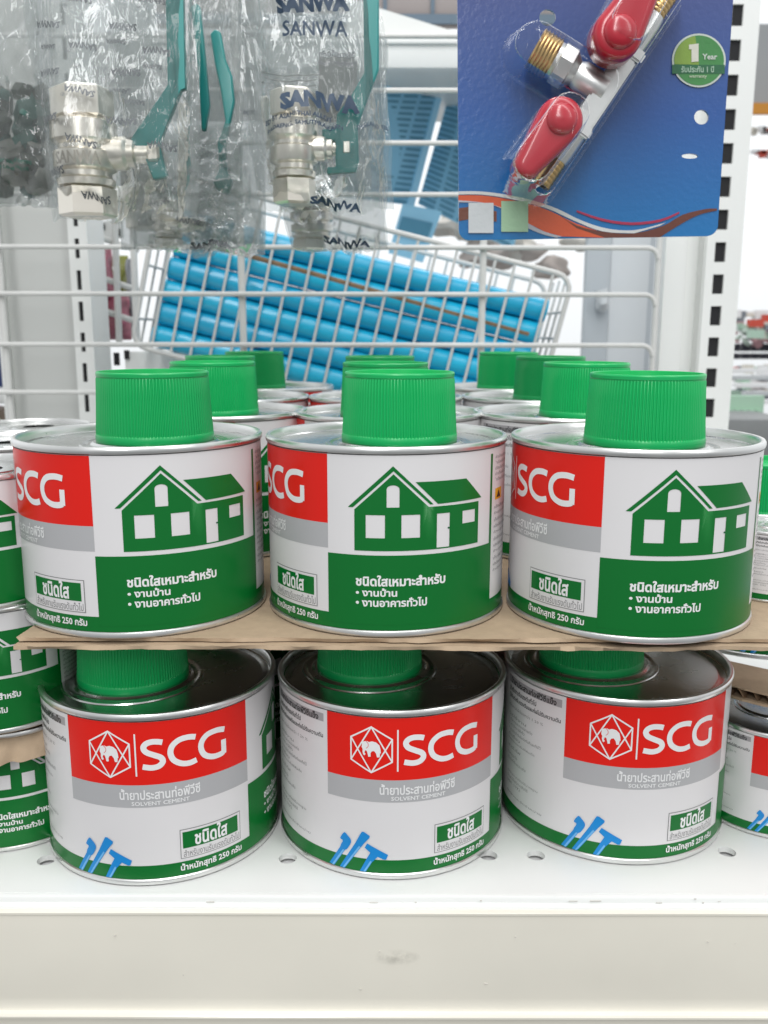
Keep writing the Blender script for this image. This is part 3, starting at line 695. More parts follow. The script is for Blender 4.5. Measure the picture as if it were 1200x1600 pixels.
# far right, out of focus
fy = 60
grey_far = mat('far_grey', (.52, .54, .55), .8, vary=.15, vscale=2); 
mb = MB(); mb.box(U(1150, 0, fy)[0], U(1330, 0, fy)[0], fy, fy+.5, U(0, 176, fy)[2], U(0, 36, fy)[2]); 
thing(mb, 'far_grey_screen', grey_far, 'blurred grey screen far off at the upper right', 'screen', auto=30)
mb = MB(); mb.box(U(1120, 0, fy)[0], U(1330, 0, fy)[0], fy-3, fy-2.6, U(0, 194, fy)[2], U(0, 178, fy)[2])
thing(mb, 'orange_sign', mat('orange_board', (.75, .33, .05), .6), 'blurred orange strip sign far off at the right', 'sign', auto=30)
mb = MB(); mb.box(U(1186, 0, fy)[0], U(1194, 0, fy)[0], fy-4, fy-3.8, U(0, 262, fy)[2], U(0, 220, fy)[2]); mb.box(U(1186, 0, fy)[0], U(1240, 0, fy)[0], fy-4.01, fy-3.8, U(0, 232, fy)[2], U(0, 218, fy)[2]); mb.box(U(1190, 0, fy)[0], U(1240, 0, fy)[0], fy-4.01, fy-3.8, U(0, 263, fy)[2], U(0, 250, fy)[2])
thing(mb, 'red_lettering_board', mat('red_far', (.8, .12, .08), .6), 'pale red lettering cut off by the right edge', 'sign', auto=30)
whitefar = mat('white_far', (.85, .85, .85), .8, vary=.1, vscale=2)
dk = mat('far_dark_basket', (.03, .03, .045), .6)
mb = MB(); yk = 46
for k in range(9): mb.box(U(1138+k*16, 0, yk)[0], U(1150+k*16, 0, yk)[0], yk, yk+.3, U(0, 548, yk)[2], U(0, 536, yk)[2])
for k in range(9): mb.box(U(1138+k*16, 0, yk)[0], U(1150+k*16, 0, yk)[0], yk, yk+.3, U(0, 560, yk)[2], U(0, 551, yk)[2])
thing(mb, 'far_dark_crate', dk, 'blurred dark slatted crate far off right of the post', 'crate', auto=30)
mb = MB()
cols_ = [mat('far_goods_%s' % n, c, .7) for n, c in (('rose', (.45, .25, .27)), ('sage', (.4, .48, .42)), ('plum', (.16, .12, .17)), ('sand', (.75, .6, .42)))]
for i in range(46):
    px = 1145+random.random()*75; py = 533-random.random()**2*42; M = Matrix.Translation(U(px, py, 45+random.random()*2)) @ Matrix.Rotation(random.random()*3, 4, (random.random(), .6, .3)); s_ = .10+random.random()*.2
    mb.box(-s_, s_, -.2, .2, -s_*.6, s_*.6, random.randrange(3), M)
thing(mb, 'far_goods_heap', cols_, 'blurred heap of small rose and plum goods above the dark crate', 'goods', kind='stuff')
mb = MB()
for i in range(5):
    z = U(0, 574+i*9, 40)[2]; mb.box(U(1136, 0, 40)[0], U(1235, 0, 40)[0], 38-i, 38.4-i, z-.1, z+.06, i % 2)
thing(mb, 'far_white_cartons', [whitefar, grey_far], 'blurred stacked white cartons right of the post', 'cartons', auto=30)
mb = MB()
for k in range(9):
    x = U(1140+k*12, 0, 30)[0]; mb.box(x, x+.15, 30, 30.2, U(0, 662+(k % 2)*6, 30)[2], U(0, 640, 30)[2]); 
mb.box(U(1136, 0, 30)[0], U(1250, 0, 30)[0], 30.2, 30.5, U(0, 648, 30)[2], U(0, 618, 30)[2])
thing(mb, 'pale_green_fringe', mat('pale_green_far', (.42, .62, .47), .6), 'pale green notched trim low at the right behind the tins', 'trim', auto=30)
mb = MB().bbox(U(1134, 0, 27)[0], U(1300, 0, 27)[0], 27, 34, U(0, 745, 27)[2], U(0, 654, 27)[2], .05)
thing(mb, 'grey_counter', mat('counter_grey', (.25, .26, .26), .5, vary=.2, vscale=10), 'grey counter end low at the right behind the tins', 'counter', auto=30)
far = random.Random(11)
gm = [mat('far_pack_%s' % n, c, .6) for n, c in (('red', (.6, .08, .05)), ('orange', (.75, .35, .08)), ('cream', (.72, .68, .6)), ('slate', (.22, .25, .28)), ('mint', (.45, .62, .5)), ('white', (.82, .82, .82)))]
mb = MB()
for i in range(110):
    px = far.uniform(1140, 1240); py = far.choice((205, 240, 492, 508, 522, 575, 590, 604, 616))+far.uniform(-5, 5); w2 = far.uniform(.08, .32); h2 = far.uniform(.06, .2); c = U(px, py, 56 if py < 300 else 41+far.uniform(-1, 1))
    mb.box(c[0]-w2, c[0]+w2, c[1]-.2, c[1]+.2, c[2]-h2, c[2]+h2, far.choice((0, 1, 2, 5, 5)) if py < 300 else far.choice((2, 2, 3, 4, 5, 5, 5, 0)))
thing(mb, 'far_packets', gm, 'blurred clutter of small packets on the far shelves at the right edge', 'goods', kind='stuff', auto=30)
# soft shapes low behind the basket
mb = MB()
for px, py, s_, m in ((760, 400, .5, 0), (790, 385, .45, 1), (826, 395, .3, 0), (724, 350, .5, 1), (860, 420, .35, 0), (905, 380, .3, 1)):
    bm = bmesh.new(); bmesh.ops.create_icosphere(bm, subdivisions=3, radius=s_)
    c = Vector(U(px, py, 33))
    for vv in bm.verts: w_ = vv.co*(1+.7*noise.noise(vv.co*3+c)); w_.x *= 1.9; vv.co = w_+c
    mb.bm(bm, m)
thing(mb, 'far_bags_heap', [mat('far_taupe', (.55, .48, .44), .8), mat('far_cream', (.7, .66, .6), .8)], 'blurred beige and cream bundles far behind the basket', 'bundles', kind='stuff')

# ------------------------------------------------------------------ valves
nick = mat('nickel_plated_brass', (.90, .85, .76), .30, 1, bump=.1, bscale=250, vary=.05, vscale=60)
chrome = mat('satin_chrome', (.80, .81, .80), .34, .95, bump=.08, bscale=200, vary=.1, vscale=80)
brass = mat('brass_thread', (.62, .42, .18), .3, 1, bump=.1, bscale=200, vary=.15, vscale=120)
teal = mat('teal_lever_coat', (.002, .25, .235), .3, coat=.5, vary=.06, vscale=40)
redp = mat('red_handle_plastic', (.47, .012, .03), .27, coat=.5, vary=.08, vscale=60)
def R90(axis): return Matrix.Rotation(pi/2, 4, axis)
def ball_valve(name, label, px, py, Y, wpx, hpx, lever, Yl, engrave=True, stem=True, group='ball valves hanging in clear bags'):
    c = U(px, py, Y); k = Y/FPX*1.0; wd = wpx*k/2*1.04; h = hpx*k
    root = empty(name, c, label, 'valve', group)
    mb = MB(); T = lambda z: (.5-z)*h
    # hexagonal ends, ribbed round middle
    mb.prism(6, wd*.93, T(.24), T(0), rot=R_(17)); mb.prism(6, wd*.88, T(1), T(.76), rot=R_(17))
    pr = [(.0, T(.24)), (wd*.8, T(.24)), (wd*1.0, T(.27)), (wd*1.0, T(.41)), (wd*.97, T(.42)), (wd*.80, T(.45)), (wd*.80, T(.48)), (wd*.95, T(.50)), (wd*.95, T(.62)), (wd*.93, T(.63)), (wd*.78, T(.65)), (wd*.78, T(.69)), (wd*.88, T(.71)), (wd*.86, T(.76)), (0, T(.76))]
    mb.lathe(pr[::-1], 40)
    mb.obj('body', nick, root, auto=28)
    if stem:
        M = R90('Y') @ Matrix.Rotation(0, 4, 'Z')
        sl = MB().lathe([(0, 0), (wd*.5, 0), (wd*.5, wd*1.25), (wd*.42, wd*1.35), (wd*.42, wd*1.55), (wd*.3, wd*1.6), (wd*.3, wd*2.3), (0, wd*2.3)], 24, M=M)
        sl.obj('stem', nick, root, auto=28)
        MB().prism(6, wd*.4, wd*1.95, wd*2.35, M=M).obj('nut', nick, root, auto=28)
    if lever:
        pts = ccw([(U(x, y, Yl)[0]-c[0], U(x, y, Yl)[2]-c[2]) for x, y in lever])
        mb = extrude([pts], .10, lambda a, b, d: (a, Yl-c[1]-.05+d, b))
        # folded edges make the pressed lever a shallow channel
        lo = mb.obj('lever', teal, root, auto=30)
        bv = lo.modifiers.new('bevel', 'BEVEL'); bv.width = .018*S; bv.segments = 2; bv.limit_method = 'ANGLE'
    if engrave and wpx > 60:
        tl = text_fit('SANWA', -wd*.75, wd*.75, T(.615), T(.515), .02)
        v, f = union(tl); mb = MB()
        V = [(wd*.957*sin(a/(wd*.957)), -wd*.957*cos(a/(wd*.957)), b) for a, b in v]
        mb.add(V, f).obj('cast_lettering', mat('cast_shadow_letter', (.50, .46, .40), .5, 1), root)
    return root
LV1 = [(255, -120), (283, -120), (290, 140), (283, 143), (253, 217), (250, 232), (262, 277), (256, 280), (240, 283), (222, 236), (203, 226), (205, 218), (262, 135)]
LV2 = [(564, -120), (590, -120), (591, 110), (563, 185), (558, 203), (560, 252), (556, 270), (510, 274), (510, 262), (524, 262), (522, 222), (503, 219), (502, 203), (524, 203), (525, 180), (545, 155), (568, 115)]
LV3 = [(298, 12), (305, 8), (312, 12), (321, 100), (327, 165), (321, 205), (315, 206), (310, 120)]
LV4 = [(328, 55), (335, 48), (344, 52), (352, 95), (362, 120), (366, 160), (358, 200), (352, 232), (354, 268), (363, 285), (356, 306), (338, 298), (333, 285), (342, 268), (340, 225), (352, 190), (344, 140), (335, 100)]
ball_valve('ball_valve', 'nickel ball valve with teal lever in the front left bag, its body largest of all', 132, 241, 10.15, 92, 180, LV1, 10.12)
ball_valve('ball_valve', 'nickel ball valve with teal lever and square clip in the middle bag', 458, 232, 10.15, 70, 160, LV2, 10.12, engrave=False)
ball_valve('ball_valve', 'small half hidden ball valve with thin straight teal lever, between the two front bags', 262, 352, 11.35, 46, 70, LV3, 10.95, engrave=False)
ball_valve('ball_valve', 'ball valve with bent teal lever, deeper in the left cluster beside the middle bag', 228, 300, 11.9, 70, 110, LV4, 11.22, engrave=False, stem=False)
ball_valve('ball_valve', 'lower ball valve hanging behind the middle bag, only its light end nut showing', 486, 352, 11.6, 62, 74, None, 0, engrave=False, stem=False)

# ------------------------------------------------------------------ clear bags
def film(name, haze=.10, tint=(.97, .98, .98), blend=.3, k=.55, crease=1.0):
    m = bpy.data.materials.new(name); m.use_nodes = True; nt = m.node_tree; nt.nodes.clear(); N = nt.nodes.new; K = nt.links.new
    out = N('ShaderNodeOutputMaterial'); tr = N('ShaderNodeBsdfTransparent'); tr.inputs[0].default_value = (*tint, 1)
    df = N('ShaderNodeBsdfDiffuse'); df.inputs[0].default_value = (.50, .53, .52, 1); tl = N('ShaderNodeBsdfTranslucent'); tl.inputs[0].default_value = (.45, .48, .47, 1)
    go = N('ShaderNodeBsdfGlossy'); go.inputs['Roughness'].default_value = .07; go.inputs[0].default_value = (1, 1, 1, 1)
    lw = N('ShaderNodeLayerWeight'); lw.inputs[0].default_value = blend
    tc = N('ShaderNodeTexCoord'); mp = N('ShaderNodeMapping'); mp.inputs['Scale'].default_value = (1.4, 1, .5); mp.inputs['Rotation'].default_value = (0, .25, 0); K(tc.outputs['Object'], mp.inputs[0])
    ns = N('ShaderNodeTexNoise'); ns.inputs['Scale'].default_value = 42; ns.inputs['Detail'].default_value = 2.5; ns.inputs['Distortion'].default_value = .8; K(mp.outputs[0], ns.inputs[0])
    # narrow creases where the noise crosses its middle value
    s1 = N('ShaderNodeMath'); s1.operation = 'SUBTRACT'; s1.inputs[1].default_value = .5; K(ns.outputs[0], s1.inputs[0])
    s2 = N('ShaderNodeMath'); s2.operation = 'ABSOLUTE'; K(s1.outputs[0], s2.inputs[0])
    mr = N('ShaderNodeMapRange'); mr.interpolation_type = 'SMOOTHSTEP'; mr.inputs[1].default_value = 0; mr.inputs[2].default_value = .035; mr.inputs[3].default_value = 1; mr.inputs[4].default_value = 0; K(s2.outputs[0], mr.inputs[0])
    n2 = N('ShaderNodeTexNoise'); n2.inputs['Scale'].default_value = 120; n2.inputs['Detail'].default_value = 2; n2.inputs['Distortion'].default_value = 1.5; K(mp.outputs[0], n2.inputs[0])
    t1 = N('ShaderNodeMath'); t1.operation = 'SUBTRACT'; t1.inputs[1].default_value = .5; K(n2.outputs[0], t1.inputs[0])
    t2 = N('ShaderNodeMath'); t2.operation = 'ABSOLUTE'; K(t1.outputs[0], t2.inputs[0])
    t3 = N('ShaderNodeMath'); t3.operation = 'MULTIPLY_ADD'; t3.inputs[1].default_value = -1.6; K(t2.outputs[0], t3.inputs[0]); K(mr.outputs[0], t3.inputs[2])
    bp = N('ShaderNodeBump'); bp.inputs['Strength'].default_value = .55*crease; bp.inputs['Distance'].default_value = .0006
    K(t3.outputs[0], bp.inputs['Height']); K(bp.outputs[0], go.inputs['Normal']); K(bp.outputs[0], lw.inputs['Normal'])
    a = N('ShaderNodeMixShader'); a.inputs[0].default_value = .5; K(df.outputs[0], a.inputs[1]); K(tl.outputs[0], a.inputs[2])
    b = N('ShaderNodeMixShader'); b.inputs[0].default_value = haze; K(tr.outputs[0], b.inputs[1]); K(a.outputs[0], b.inputs[2])
    ml = N('ShaderNodeMath'); ml.operation = 'MULTIPLY_ADD'; ml.inputs[1].default_value = k; ml.inputs[2].default_value = .01; K(lw.outputs['Fresnel'], ml.inputs[0])
    c = N('ShaderNodeMixShader'); K(ml.outputs[0], c.inputs[0]); K(b.outputs[0], c.inputs[1]); K(go.outputs[0], c.inputs[2]); K(c.outputs[0], out.inputs[0])
    return m
filmA = film('clear_bag_film', .17, k=.7, crease=1.0); filmB = film('clear_bag_film_hazy', .33, k=.55, crease=.9); filmC = film('clear_bag_film_milky', .38, k=.5, crease=.9)
inkbag = mat('bag_ink_grey', (.13, .14, .15), .6); inknavy = mat('bag_ink_navy', (.02, .045, .085), .5); inkgreen = mat('bag_ink_green', (.01, .12, .08), .5); paperm = mat('bag_slip_paper', (.52, .53, .52), .7, vary=.1, vscale=60)
def bag(label, quad, Y, bulge, seed, fm, crumple=.09, nx=64, nz=96, valve=(.35, .6, .25, .2)):
    """quad: photographed corners tl, tr, br, bl of the pouch"""
    P = [U(x, y, Y) for x, y in quad]
    root = empty('plastic_bag', U((quad[2][0]+quad[3][0])/2, (quad[2][1]+quad[3][1])/2, Y), label, 'plastic bag', 'clear plastic bags hanging from above')
    def pos(u, t, s, off=0):
        x = (P[0][0]*(1-u)+P[1][0]*u)*(1-t)+(P[3][0]*(1-u)+P[2][0]*u)*t
        z = (P[0][2]*(1-u)+P[1][2]*u)*(1-t)+(P[3][2]*(1-u)+P[2][2]*u)*t
        e = min(1, 5*u, 5*(1-u)); e = e*e*(3-2*e); eb = min(1, 6*(1-t)); eb = .3+.7*eb
        cx, ct, rx, rt = valve
        lump = math.exp(-((u-cx)/rx)**2-((t-ct)/rt)**2)
        q = Vector((u*2.2, t*3.2, seed*3.1+s*7))
        rid = 1-2*abs(noise.noise(Vector((u*3.2+seed, t*1.1, s*5+seed))))          # long hanging folds
        rid2 = abs(noise.noise(q*2.3)); rid3 = abs(noise.noise(q*5.1+Vector((3, 1, 2))))
        lowc = 1+1.6*max(0, (t-.72)/.28)
        d = bulge*e*eb*(.35+.9*lump)+crumple*e*(rid**3*.5+rid2*.85*lowc+rid3*.20*lowc)-.0
        x += .07*noise.noise(Vector((t*4, seed, s)))*(1 if u in (0, 1) else .6)+.010*noise.noise(q*3)
        z += (.06*noise.noise(Vector((u*6, seed+3, 0)))+.04*noise.noise(Vector((u*17, seed+3, 0))))*t
        d = max(d, .012)
        return (x, Y-d-off if s == 0 else Y+d*.9+off, z)
    for s, nm in ((0, 'front_sheet'), (1, 'back_sheet')):
        V = [pos(i/nx, j/nz, s) for j in range(nz+1) for i in range(nx+1)]
        F = [(j*(nx+1)+i, (j+1)*(nx+1)+i, (j+1)*(nx+1)+i+1, j*(nx+1)+i+1) for j in range(nz) for i in range(nx)]
        if s: F = [q[::-1] for q in F]
        rel(MB().add(V, F).obj(nm, fm, root, auto=None), root)
    def to_uv(px, py):
        X, _, Z = U(px, py, Y); u, t = .5, .5
        for _ in range(12):
            x = lambda u, t: (P[0][0]*(1-u)+P[1][0]*u)*(1-t)+(P[3][0]*(1-u)+P[2][0]*u)*t
            z = lambda u, t: (P[0][2]*(1-u)+P[1][2]*u)*(1-t)+(P[3][2]*(1-u)+P[2][2]*u)*t
            h = 1e-4; fx, fz = x(u, t)-X, z(u, t)-Z
            a, b, c, d = (x(u+h, t)-x(u, t))/h, (x(u, t+h)-x(u, t))/h, (z(u+h, t)-z(u, t))/h, (z(u, t+h)-z(u, t))/h
            D = a*d-b*c; u -= (d*fx-b*fz)/D; t -= (-c*fx+a*fz)/D
        return u, t
    def prt(items, nm, m, side=0):
        """items: (words, x centre, y centre, width, height, degrees, mirrored) in photographed positions"""
        mb = MB()
        for body, cx, cy, wd, hh, ang, mir, bold in items:
            lp = [rect(-wd/2, -hh/2, wd/2, hh/2)] if body is None else text_fit(body, -wd/2, wd/2, -hh/2, hh/2, bold, 2)
            v, f = union(lp); ca, sa = cos(R_(ang)), sin(R_(ang)); V = []
            bm = bmesh.new(); vs = [bm.verts.new((a, b, 0)) for a, b in v]
            for q in f: bm.faces.new([vs[i] for i in q])
            st = 8
            for ax in (0, 1):
                ext = (wd, hh)[ax]; c = -ext/2+st
                while c < ext/2:
                    bmesh.ops.bisect_plane(bm, geom=bm.verts[:]+bm.edges[:]+bm.faces[:], plane_co=(c, 0, 0) if ax == 0 else (0, c, 0), plane_no=(1, 0, 0) if ax == 0 else (0, 1, 0)); c += st
            for vv in bm.verts:
                a, b = vv.co.x*(-1 if mir else 1), vv.co.y
                X, Yp = cx+a*ca-b*sa, cy-(a*sa+b*ca); u, t = to_uv(X, Yp); u = min(1, max(0, u)); t = min(1, t)
                vv.co = pos(u, t, side, .04)
            mb.bm(bm, 0)
        rel(mb.obj(nm, m, root, auto=None), root)
    return root, prt
# deep bags first
bag('hazy bag farthest back in the left cluster, its folded bottom edge above the basket', [(268, -60), (414, -60), (412, 392), (300, 398)], 11.9, .22, 3.3, filmB)[1](
    [('SANWA', 348, 384, 56, 11, 4, False, .05), ('SANWA', 330, 250, 36, 9, 184, False, .02), ('SANWA', 392, 60, 26, 8, 172, False, .02), ('SANWA', 390, 180, 26, 8, 172, False, .02)], 'print', inknavy)
bag('hazy crumpled bag between the front left bag and the bent teal lever', [(170, -60), (382, -60), (372, 380), (190, 388)], 11.4, .25, 5.7, filmB, .12)[1](
    [('SANWA', 250, 325, 32, 8, 190, False, .02), ('SANWA', 322, 352, 30, 8, 170, False, .02), ('SANWA', 298, 278, 30, 8, 180, False, .02), ('SANWA', 268, 302, 40, 8, 178, False, .02)], 'print', inkbag)
_, pl = bag('dim bag with green print at the extreme left, dark goods inside', [(-120, -60), (72, -60), (92, 325), (-110, 318)], 11.0, .25, 9.1, filmC, .12)
pl([('SANITARY VALVE FITTING', 26, 258, 62, 6, 0, False, .02), ('GREEN LINE VALVE', 24, 268, 56, 5, 0, False, .02)], 'print', inkgreen)
mb = MB()
for i in range(40):
    M = Matrix.Translation(U(-20+random.random()*85, 120+random.random()**.8*180, 11.05+random.random()*.15)) @ Matrix.Rotation(random.random()*3, 4, (random.random(), .5, random.random()))
    s_ = .06+.1*random.random(); mb.prism(6, s_, -s_, s_, i % 3, M)
thing(mb, 'dark_fittings', [mat('dark_olive_fitting', (.04, .05, .035), .4, .3), mat('dark_green_fitting', (.01, .09, .07), .4), mat('grey_fitting', (.22, .22, .2), .35, 1)], 'dark olive and green small fittings inside the extreme left bag', 'fittings', kind='stuff')
_, pb = bag('crumpled clear bag hanging behind the middle bag, its lower edge lettered', [(392, 60), (602, 60), (602, 388), (452, 392)], 11.2, .2, 12.4, filmB, .14)
pb([('SANWA', 540, 378, 72, 11, -3, False, .05)], 'print', inknavy)
bag('hazy bag behind the extreme left part of the cluster, nothing readable inside', [(20, -60), (240, -60), (236, 330), (96, 338)], 11.7, .2, 15.2, filmB, .12)
bag('hazy bag high behind the middle bag, reaching across its upper half', [(360, -60), (560, -60), (580, 300), (400, 300)], 11.6, .2, 18.2, filmB, .12)
_, pc = bag('crushed bag bottom in front of the small valve, folded and creased, left cluster', [(196, 215), (400, 190), (410, 396), (205, 390)], 11.05, .12, 22.7, filmB, .22)
pc([('SANWA', 272, 303, 34, 9, 176, False, .03), ('SANWA', 252, 322, 40, 8, 198, False, .03), ('SANWA', 296, 347, 40, 8, 168, False, .03), ('SANWA', 330, 384, 60, 10, 3, False, .06)], 'print', inkbag)
# front left bag
_, pf = bag('clear bag at the upper left with small grey upside-down lettering', [(28, -80), (308, -80), (306, 340), (82, 344)], 10.15, .42, 1.7, filmA, .055, valve=(.28, .72, .3, .25))
it = []
for x, y in ((133, 10), (245, 12), (84, 48), (200, 52), (140, 83), (85, 83), (250, 90), (88, 123), (207, 124), (245, 115), (145, 157), (97, 198), (205, 200), (152, 235), (105, 276), (162, 312), (260, 237), (190, 75), (200, 152), (222, 170)):
    sz = 1 if (x, y) not in ((190, 75), (85, 83), (200, 152), (222, 170), (245, 115)) else .7
    it.append(('SANWA', x, y, 43*sz, 11*sz, 176+random.uniform(-4, 4), False, .035))
    if sz == 1: it.append(('®', x-20, y+10, 7, 7, 180, False, 0))
pf(it, 'print', inkbag)
# middle bag
_, pm = bag('clear bag in the upper middle printed with large dark letters', [(374, -60), (590, -60), (614, 330), (412, 330)], 10.15, .42, 6.2, filmA, .055, valve=(.35, .72, .3, .25))
pm([(None, 525, 128, 62, 98, 0, False, 0), (None, 450, 108, 92, 2, 1, False, 0), (None, 450, 116, 80, 2, 1, False, 0), (None, 448, 124, 84, 2, 1, False, 0), (None, 448, 132, 70, 2, 1, False, 0)], 'slip', paperm, 1)
pm([('วิธีการติดตั้ง', 527, 93, 54, 12, 0, True, .02), ('Installation Guide', 527, 107, 58, 8, 0, True, .02)], 'slip_print', inkbag)
pm([('SANWA', 492, 16, 112, 28, 3, False, .07), ('SANWA', 502, 172, 118, 29, 2, False, .07), ('SANWA', 495, 55, 100, 24, 2, False, .02), ('SANWA', 525, 321, 78, 12, -4, False, .06),
    ('ED BY ASAHI-THAI ALLOY', 468, 198, 104, 8, 1, False, .03), ('THAILAND TEL', 580, 204, 50, 7, 0, False, .02), ('PADAENG, SAMUTPRAKARN', 478, 212, 116, 8, 2, False, .03)], 'print', inknavy)

# ------------------------------------------------------------------ blister card with twin stop valve
CY = 9.5
def Q(px, py): p = U(px, py, CY); return (p[0], p[2])
root = empty('blister_card', U(920, 370, CY), 'blue hanging blister card with orange wave and green one-year badge, upper right', 'card')
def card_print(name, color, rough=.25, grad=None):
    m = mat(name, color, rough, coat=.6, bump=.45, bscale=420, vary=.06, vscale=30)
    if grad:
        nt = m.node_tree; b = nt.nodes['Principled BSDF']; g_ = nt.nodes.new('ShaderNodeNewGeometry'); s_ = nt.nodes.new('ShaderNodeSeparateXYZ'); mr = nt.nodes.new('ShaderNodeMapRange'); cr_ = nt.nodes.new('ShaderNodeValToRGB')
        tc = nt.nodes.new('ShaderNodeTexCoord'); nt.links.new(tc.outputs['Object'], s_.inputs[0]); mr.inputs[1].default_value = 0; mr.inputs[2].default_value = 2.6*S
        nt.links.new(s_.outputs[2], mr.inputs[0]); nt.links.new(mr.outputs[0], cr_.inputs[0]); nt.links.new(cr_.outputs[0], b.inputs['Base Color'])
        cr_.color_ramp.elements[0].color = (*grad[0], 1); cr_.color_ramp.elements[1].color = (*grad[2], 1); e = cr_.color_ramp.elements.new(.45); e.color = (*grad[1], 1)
    return m
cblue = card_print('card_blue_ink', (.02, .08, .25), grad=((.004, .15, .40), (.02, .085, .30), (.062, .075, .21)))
corner = [(x, y) for x, y in [(712, -120), (1152, -120), (1121, 345)]]
def arc_px(cx, cy, r, a0, a1, n=6): return [(cx+r*cos(R_(a0+(a1-a0)*i/n)), cy+r*sin(R_(a0+(a1-a0)*i/n))) for i in range(n+1)]
outl = [(712, -120), (1152, -120)]+arc_px(1103, 350, 18, -5, 85)+arc_px(733, 358, 17, 95, 178)
holes = [[Q(*p) for p in disc(854, 27, 13, 24)], [Q(*p) for p in disc(1095, 182, 11.5, 24)], [Q(*p) for p in disc(1077, 243, 13, 20, 4)]]
cl = extrude([ccw([Q(*p) for p in outl])]+[cw(h) for h in holes], .035, lambda a, b, d: (a, CY+d, b))
# keep the print's gradient anchored at the card's foot
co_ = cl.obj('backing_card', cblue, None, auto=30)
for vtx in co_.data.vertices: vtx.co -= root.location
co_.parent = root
def art(loops_px, color, k, name, rough=.25):
    v, f = union([ccw([Q(*p) for p in q]) if not isinstance(q, tuple) else q[0] for q in loops_px])
    o = MB().add([(a, CY-.003*k, b) for a, b in v], [q[::-1] if False else q for q in f]).obj(name, card_print('card_'+name, color, rough), root, auto=None); return rel(o, root)
up = smooth_path([(715, 299), (750, 299), (790, 304), (832, 313), (870, 326), (905, 343), (945, 356), (990, 359), (1039, 347)], 4)
art([up+[(1030, 352)]+smooth_path([(990, 364), (940, 361), (895, 344), (860, 328), (828, 318), (788, 309), (750, 304), (715, 304)], 4)], (.62, .62, .62), 3, 'white_wave')
art([smooth_path([(715, 305), (750, 305), (788, 310), (828, 319), (860, 330), (900, 349), (945, 364)], 3)+[(949, 371), (877, 369), (851, 362), (825, 349), (800, 332), (770, 320), (742, 315), (715, 313)]], (.62, .095, .03), 2, 'orange_wave')
art([smooth_path([(715, 313), (742, 315), (770, 320), (800, 332), (825, 349), (851, 362), (877, 369)], 3)+smooth_path([(868, 371), (842, 364), (815, 351), (790, 330), (760, 318), (715, 316)], 3)], (.45, .46, .52), 3, 'pale_wave')
art([smooth_path([(868, 332), (900, 352), (945, 362), (990, 364), (1035, 352), (1065, 335), (1100, 326), (1119, 325)], 3)+smooth_path([(1119, 328), (1090, 335), (1058, 352), (1030, 370)], 3)+[(945, 371), (900, 356)]], (.13, .035, .02), 2.5, 'brown_wave')
art([smooth_path([(900, 328), (940, 341), (985, 347), (1030, 342), (1060, 330)], 3)+smooth_path([(1060, 333), (1030, 346), (985, 351), (940, 345), (900, 331)], 3)], (.38, .02, .07), 3.5, 'crimson_line')
art([[(716, 325), (740, 322), (775, 330), (775, 346), (735, 342), (716, 345)]], (.16, .05, .03), 1.5, 'left_brown_patch')
art([rect(731, 317, 770, 364)], (.60, .62, .64), 5, 'white_sticker'); art([rect(782, 314, 824, 362)], (.34, .52, .34), 5, 'green_sticker')
art([disc(1090, 94, 42, 40)], (.52, .58, .52), 4, 'badge_ring'); art([disc(1090, 94, 39, 40)], (.05, .22, .06), 5, 'badge')
lw_ = [(p[0], p[1]) for p in disc(1090, 94, 38.5, 40) if p[0] < 1090 and p[1] < 101]
art([lw_+[(1090, 101)]], (.20, .32, .05), 5.5, 'badge_yellow_part')
art([rect(1048, 101, 1130, 115)], (.02, .12, .05), 6, 'badge_band')
art([[(1074, 70), (1089, 68), (1089, 96), (1078, 97), (1078, 77), (1074, 77)]], (.6, .6, .52), 7, 'badge_numeral')
def word(body, x0, x1, y0, y1, color, k, name, bold=.02):
    return art([([Q(x, -y) for x, y in p],) for p in text_fit(body, x0, x1, -y1, -y0, bold)], color, k, name)
word('Year', 1095, 1118, 84, 93, (.55, .6, .55), 7, 'badge_word'); word('รับประกัน 1 ปี', 1062, 1113, 103, 113, (.35, .5, .38), 7, 'badge_thai_words'); word('warranty', 1074, 1102, 117, 123, (.4, .5, .35), 7, 'badge_small_word')

sv = empty('twin_stop_valve', U(920, 140, CY-.2), 'chrome twin stop valve with two red handles and brass threads, on the blue card', 'valve')
def V3(px, py, y): p = U(px, py, y); return Vector((p[0], y, p[2]))
ax0 = V3(846, 286, CY-.2); ax1 = V3(1046, -14, CY-.2); dv = (ax1-ax0); Lx = dv.length; dn = dv.normalized()
side = Vector((-dn.z, 0, dn.x)); side = side if side.x < 0 else -side; fwd = Vector((0, -1, 0))
def frame(o, z): 
    z = z.normalized(); y = fwd; x = y.cross(z).normalized(); y = z.cross(x); M = Matrix((x, y, z)).transposed().to_4x4(); M.translation = o; return M
FA = frame(ax0, dn)
mb = MB(); k = 9.5/FPX
hw = .093
def sq(z0, z1, w_, d_, b=.02):
    bm = bmesh.new(); bmesh.ops.create_cube(bm, size=1)
    for vv in bm.verts: vv.co = Vector((vv.co.x*w_*2, vv.co.y*d_*2, (z0+z1)/2+vv.co.z*(z1-z0)))
    bmesh.ops.bevel(bm, geom=bm.edges[:], offset=b, segments=2, affect='EDGES')
    for vv in bm.verts: vv.co = FA @ vv.co
    mb.bm(bm)
sq(Lx*.30, Lx*.66, .105, .11); sq(Lx*.26, Lx*.31, .13, .13); sq(Lx*.655, Lx*.71, .14, .13)
mb.lathe([(0, Lx*.12), (.10, Lx*.12), (.11, Lx*.16), (.11, Lx*.30)][::1], 24, 0, FA); mb.lathe([(.11, Lx*.70), (.11, Lx*.84), (.10, Lx*.88), (0, Lx*.88)], 24, 0, FA)
om = ax0+dn*Lx*.49; oe = V3(836, 76, CY-.2); FS = frame(om, oe-om); LS = (oe-om).length
